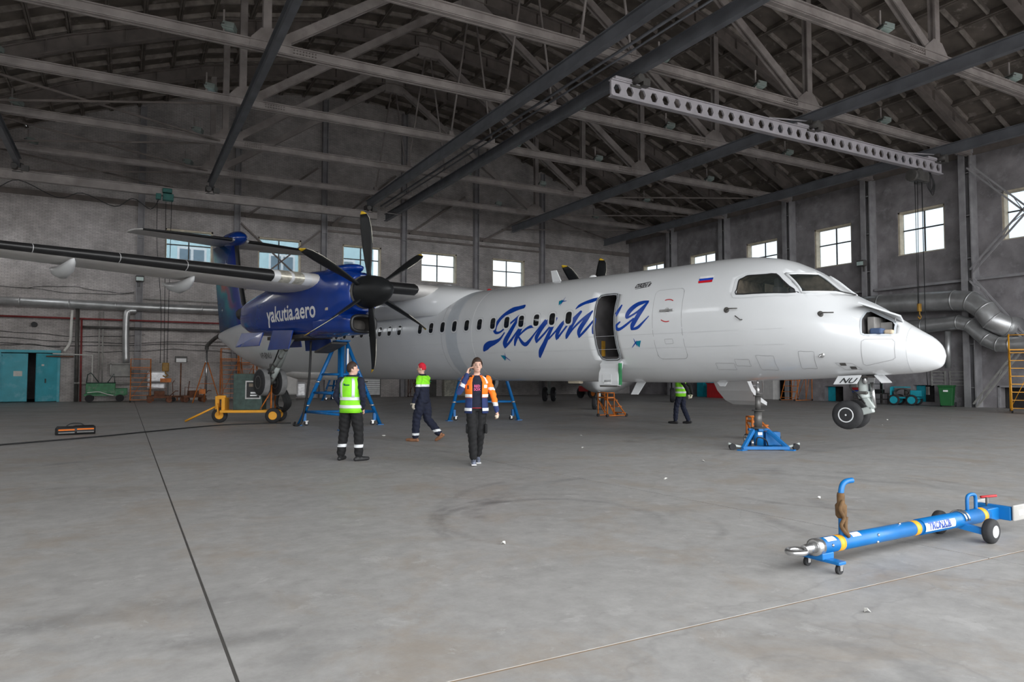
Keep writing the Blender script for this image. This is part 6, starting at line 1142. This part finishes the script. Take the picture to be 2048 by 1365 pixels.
for z in (.92, 1.06): shell_strip('reflective_band', v1, V1, 'reflect', z, z+.055, 100, 440)
for a in (235, 305): shell_strip('reflective_brace', v1, V1, 'reflect', 1.11, 1.44, a-8, a+8)
shell_strip('back_logo', v1, V1, 'logo_green', 1.315, 1.335, 255, 285, .009); shell_strip('back_logo', v1, V1, 'logo_green', 1.335, 1.35, 252, 262, .009)
shell('collar', e1, [(1.44, 0, 0, .085, .075), (1.50, 0, .0, .075, .068)], 'navy', 0, 360)
# --- man in the red cap walking left
pose2 = dict(pelvis=(0, 0, .96), chest=(0, .02, 1.24), neck=(0, .03, 1.50), head=(0, .06, 1.64), headyaw=14, twist=-8, bulk=1.04, trouser=1.22,
  hip_l=(-.10, .01, .92), knee_l=(-.11, .12, .50), ankle_l=(-.11, .15, .09), toe_l=(-.11, .36, .036), hip_r=(.10, 0, .92), knee_r=(.10, -.05, .50), ankle_r=(.10, -.36, .17), heel_r=(.10, -.44, .15), toe_r=(.11, -.26, .036),
  sh_l=(-.21, .0, 1.42), el_l=(-.26, .02, 1.13), wr_l=(-.25, .12, .90), hand_l=(0, .12, -1), thumb_l=(.2, 1, .1), sh_r=(.21, .03, 1.42), el_r=(.26, .08, 1.13), wr_r=(.24, .20, .92), hand_r=(0, .3, -1), thumb_r=(-.2, 1, .1), curl_l=14, curlside_l=-1)
def rule2(reg, c):
    if reg in ('head', 'neck'): return 0 if c.z > 1.505 else 1
    if reg.startswith('hand'): return 5
    if reg.startswith('foot'): return 4 if c.z < .17+.06*(c.y < -.1) else 1
    if reg.startswith('leg'):
        if reg == 'leg_l' and .145 < c.z < .195: return 3
        if reg == 'leg_r' and .235 < c.z+.25*(c.y+.36) < .29: return 3
        return 1
    if reg.startswith('arm') or reg == 'torso':
        if c.z > 1.285: return 2
        if c.z > 1.235: return 3
    return 1
e2, J2 = person((5.95, 14.9, 0), 21.9-62, 1.75, pose2, 'man in a red knit cap and navy overalls walking to the left', rule2, ['skin', 'navy', 'hiviz_green', 'reflect', 'boot_brown', 'glove'], 'beanie')
q = MB(); q.tube([(.05, -.125, 1.34), (.08, -.125, 1.36), (.12, -.12, 1.345), (.16, -.105, 1.355)], .007, 5); q.build('back_logo', 'logo_green', e2)
shell('collar', e2, [(1.455, 0, .03, .088, .078), (1.52, 0, .035, .078, .072)], 'navy')
# --- man in the orange jacket walking towards the camera, phone at his ear
pose3 = dict(pelvis=(0, 0, .98), chest=(0, .0, 1.26), neck=(0, .01, 1.52), head=(-.005, .04, 1.655), headyaw=4, twist=4, bulk=.93, trouser=1.02,
  hip_r=(.09, .01, .93), knee_r=(.075, .12, .50), ankle_r=(.055, .10, .09), toe_r=(.06, .30, .05), hip_l=(-.09, 0, .93), knee_l=(-.06, .0, .50), ankle_l=(-.035, -.20, .12), heel_l=(-.035, -.27, .09), toe_l=(-.04, -.06, .036),
  sh_r=(.185, .0, 1.44), el_r=(.30, .10, 1.20), wr_r=(.172, .085, 1.50), hand_r=(-.30, -.18, 1), thumb_r=(-.35, -.9, -.1), curl_r=22, curlside_r=1, sh_l=(-.185, 0, 1.44), el_l=(-.29, -.03, 1.15), wr_l=(-.34, .06, .90), hand_l=(-.2, .25, -1), thumb_l=(.5, 1, .1), curl_l=34, curlside_l=-1)
def rule3(reg, c):
    if reg in ('head', 'neck'): return 0 if c.z > 1.485 else 2
    if reg.startswith('hand'): return 0
    if reg.startswith('foot'): return 5 if c.z < .13 else 1
    if reg.startswith('leg'): return 1
    if reg == 'arm_r':
        du, df = seg_d(c, Vector((.185, .0, 1.44)), Vector((.30, .10, 1.20)))[0], seg_d(c, Vector((.30, .10, 1.20)), Vector((.135, .135, 1.52)))[0]
        w = (c-Vector((.135, .135, 1.52))).length
        if du < df and c.z > 1.27: return 3
        return 6 if .19 < w < .245 else 4
    if reg == 'arm_l': return 3 if c.z > 1.30 or 1.04 < c.z < 1.25 else 6 if c.z >= 1.25 or .985 < c.z <= 1.04 else 4
    if reg == 'torso' and c.z < .94: return 1
    return 2
e3, J3 = person((5.25, 10.75, 0), 26.1+180-4, 1.77, pose3, 'man in an orange and navy jacket talking on a phone', rule3, ['skin', 'black_cloth', 'navy', 'hiviz_orange', 'jacket_navy', 'shoe_grey', 'reflect'], 'hair')
JS = [(.86, 0, .0, .205, .15), (.98, 0, .0, .195, .142), (1.12, 0, .0, .188, .138), (1.26, 0, .0, .196, .142), (1.38, 0, .0, .20, .138), (1.45, 0, .0, .165, .112), (1.50, 0, .005, .10, .085)]
jk = shell('jacket_lower', e3, [s for s in JS if s[0] <= 1.13], 'jacket_navy', 116, 424); ju = shell('jacket_upper', e3, [s for s in JS if s[0] >= 1.12], 'hiviz_orange', 116, 424)
for z in (.90, 1.13): shell_strip('reflective_band', ju, JS, 'reflect', z, z+.05, 116, 424)
shell_strip('reflective_brace', ju, JS, 'reflect', 1.36, 1.49, 138, 156); shell_strip('chest_badge', ju, JS, 'flag_white', 1.285, 1.34, 125, 145, .010); shell_strip('chest_pocket', ju, JS, 'black', 1.27, 1.33, 38, 46, .010)
shell('collar', e3, [(1.455, 0, .005, .098, .09), (1.52, 0, .0, .088, .078)], 'jacket_navy', 125, 415)
band('shirt_neck', e3, (0, .01), .064, .066, 1.475, 1.49, 'red', 20, 160); band('shirt_hem', e3, (0, .0), .168, .122, .945, .955, 'red', 62, 118)
me = text_mesh('RED', .062, 'shirt_print', 0, 0, .02); 
for v in me.vertices: v.co = Vector((-v.co.x*.9, .1145+.012-.9*(v.co.x**2), 1.315+v.co.y))
me.materials.clear(); me.materials.append(MATS['pink']); link('shirt_print', me, e3)
me = text_mesh('SOX', .062, 'shirt_print', 0, 0, .02)
for v in me.vertices: v.co = Vector((-v.co.x*.9, .1145+.010-.9*(v.co.x**2), 1.26+v.co.y))
me.materials.clear(); me.materials.append(MATS['pink']); link('shirt_print', me, e3)
for s in (-1, 1): B('cargo_pocket', 'black_cloth', e3, ((s*.155, .05, .60), (.05, .13, .16)), bevel=.02)
for n_ in ('r', 'l'):
    t_ = J3['toe_'+n_]; MB().box((t_.x, t_.y-.09, t_.z-.022), (.085, .29, .018)).build('shoe_sole', 'flag_white', e3, .008)
ph = MB(); Mp = Matrix.Rotation(-R(AH)*0, 3, 'Z'); ph.box((0, 0, 0), (.012, .06, .125)); o = ph.build('mobile_phone', 'black', None, .004)
Mw = Matrix.Translation(Vector((5.25, 10.75, 0)))@Matrix.Rotation(-R(26.1+180-4), 4, 'Z'); o.matrix_world = Mw@Matrix.Translation(Vector((.104, .04, 1.625)))@Matrix.Rotation(R(-20), 4, 'Y')@Matrix.Rotation(R(-15), 4, 'X'); tag(o, 'black mobile phone held to the ear of the man in orange', 'phone')
o = MB().ell((0, 0, 0), (.03, .025, .035), 12, 8).build('white_roll', 'cream', None); o.matrix_world = Mw@Matrix.Translation(Vector((-.335, .115, .805))); tag(o, 'small pale roll in the lowered hand of the man in orange', 'roll')
# --- far man in a green vest under the fuselage, walking away to the left
pose4 = dict(pose2); pose4.update(headyaw=0, trouser=1.05, bulk=1.0, knee_r=(.10, -.03, .49), ankle_r=(.10, -.20, .09), heel_r=(.10, -.27, .05), toe_r=(.10, -.03, .036), sh_l=(-.2, -.02, 1.42), el_l=(-.24, -.22, 1.16), wr_l=(-.2, -.32, .93), el_r=(.24, -.2, 1.16), wr_r=(.2, -.28, .93))
def rule4(reg, c):
    if reg in ('head', 'neck'): return 0
    if reg.startswith('hand'): return 2
    if reg.startswith('foot'): return 3
    return 4 if reg.startswith('leg') else 1
e4, J4 = person((15.1, 16.53, 0), 42.4-70, 1.75, pose4, 'man in a green vest half hidden behind the fuselage', rule4, ['skin', 'black_cloth', 'glove', 'black', 'navy'], 'hair', .014, False)
V4 = [(z, cx, cy+.02, rx, ry) for z, cx, cy, rx, ry in V1]; v4 = shell('vest', e4, V4, 'hiviz_green', 100, 440)
for z in (.94, 1.08): shell_strip('reflective_band', v4, V4, 'reflect', z, z+.055, 100, 440)
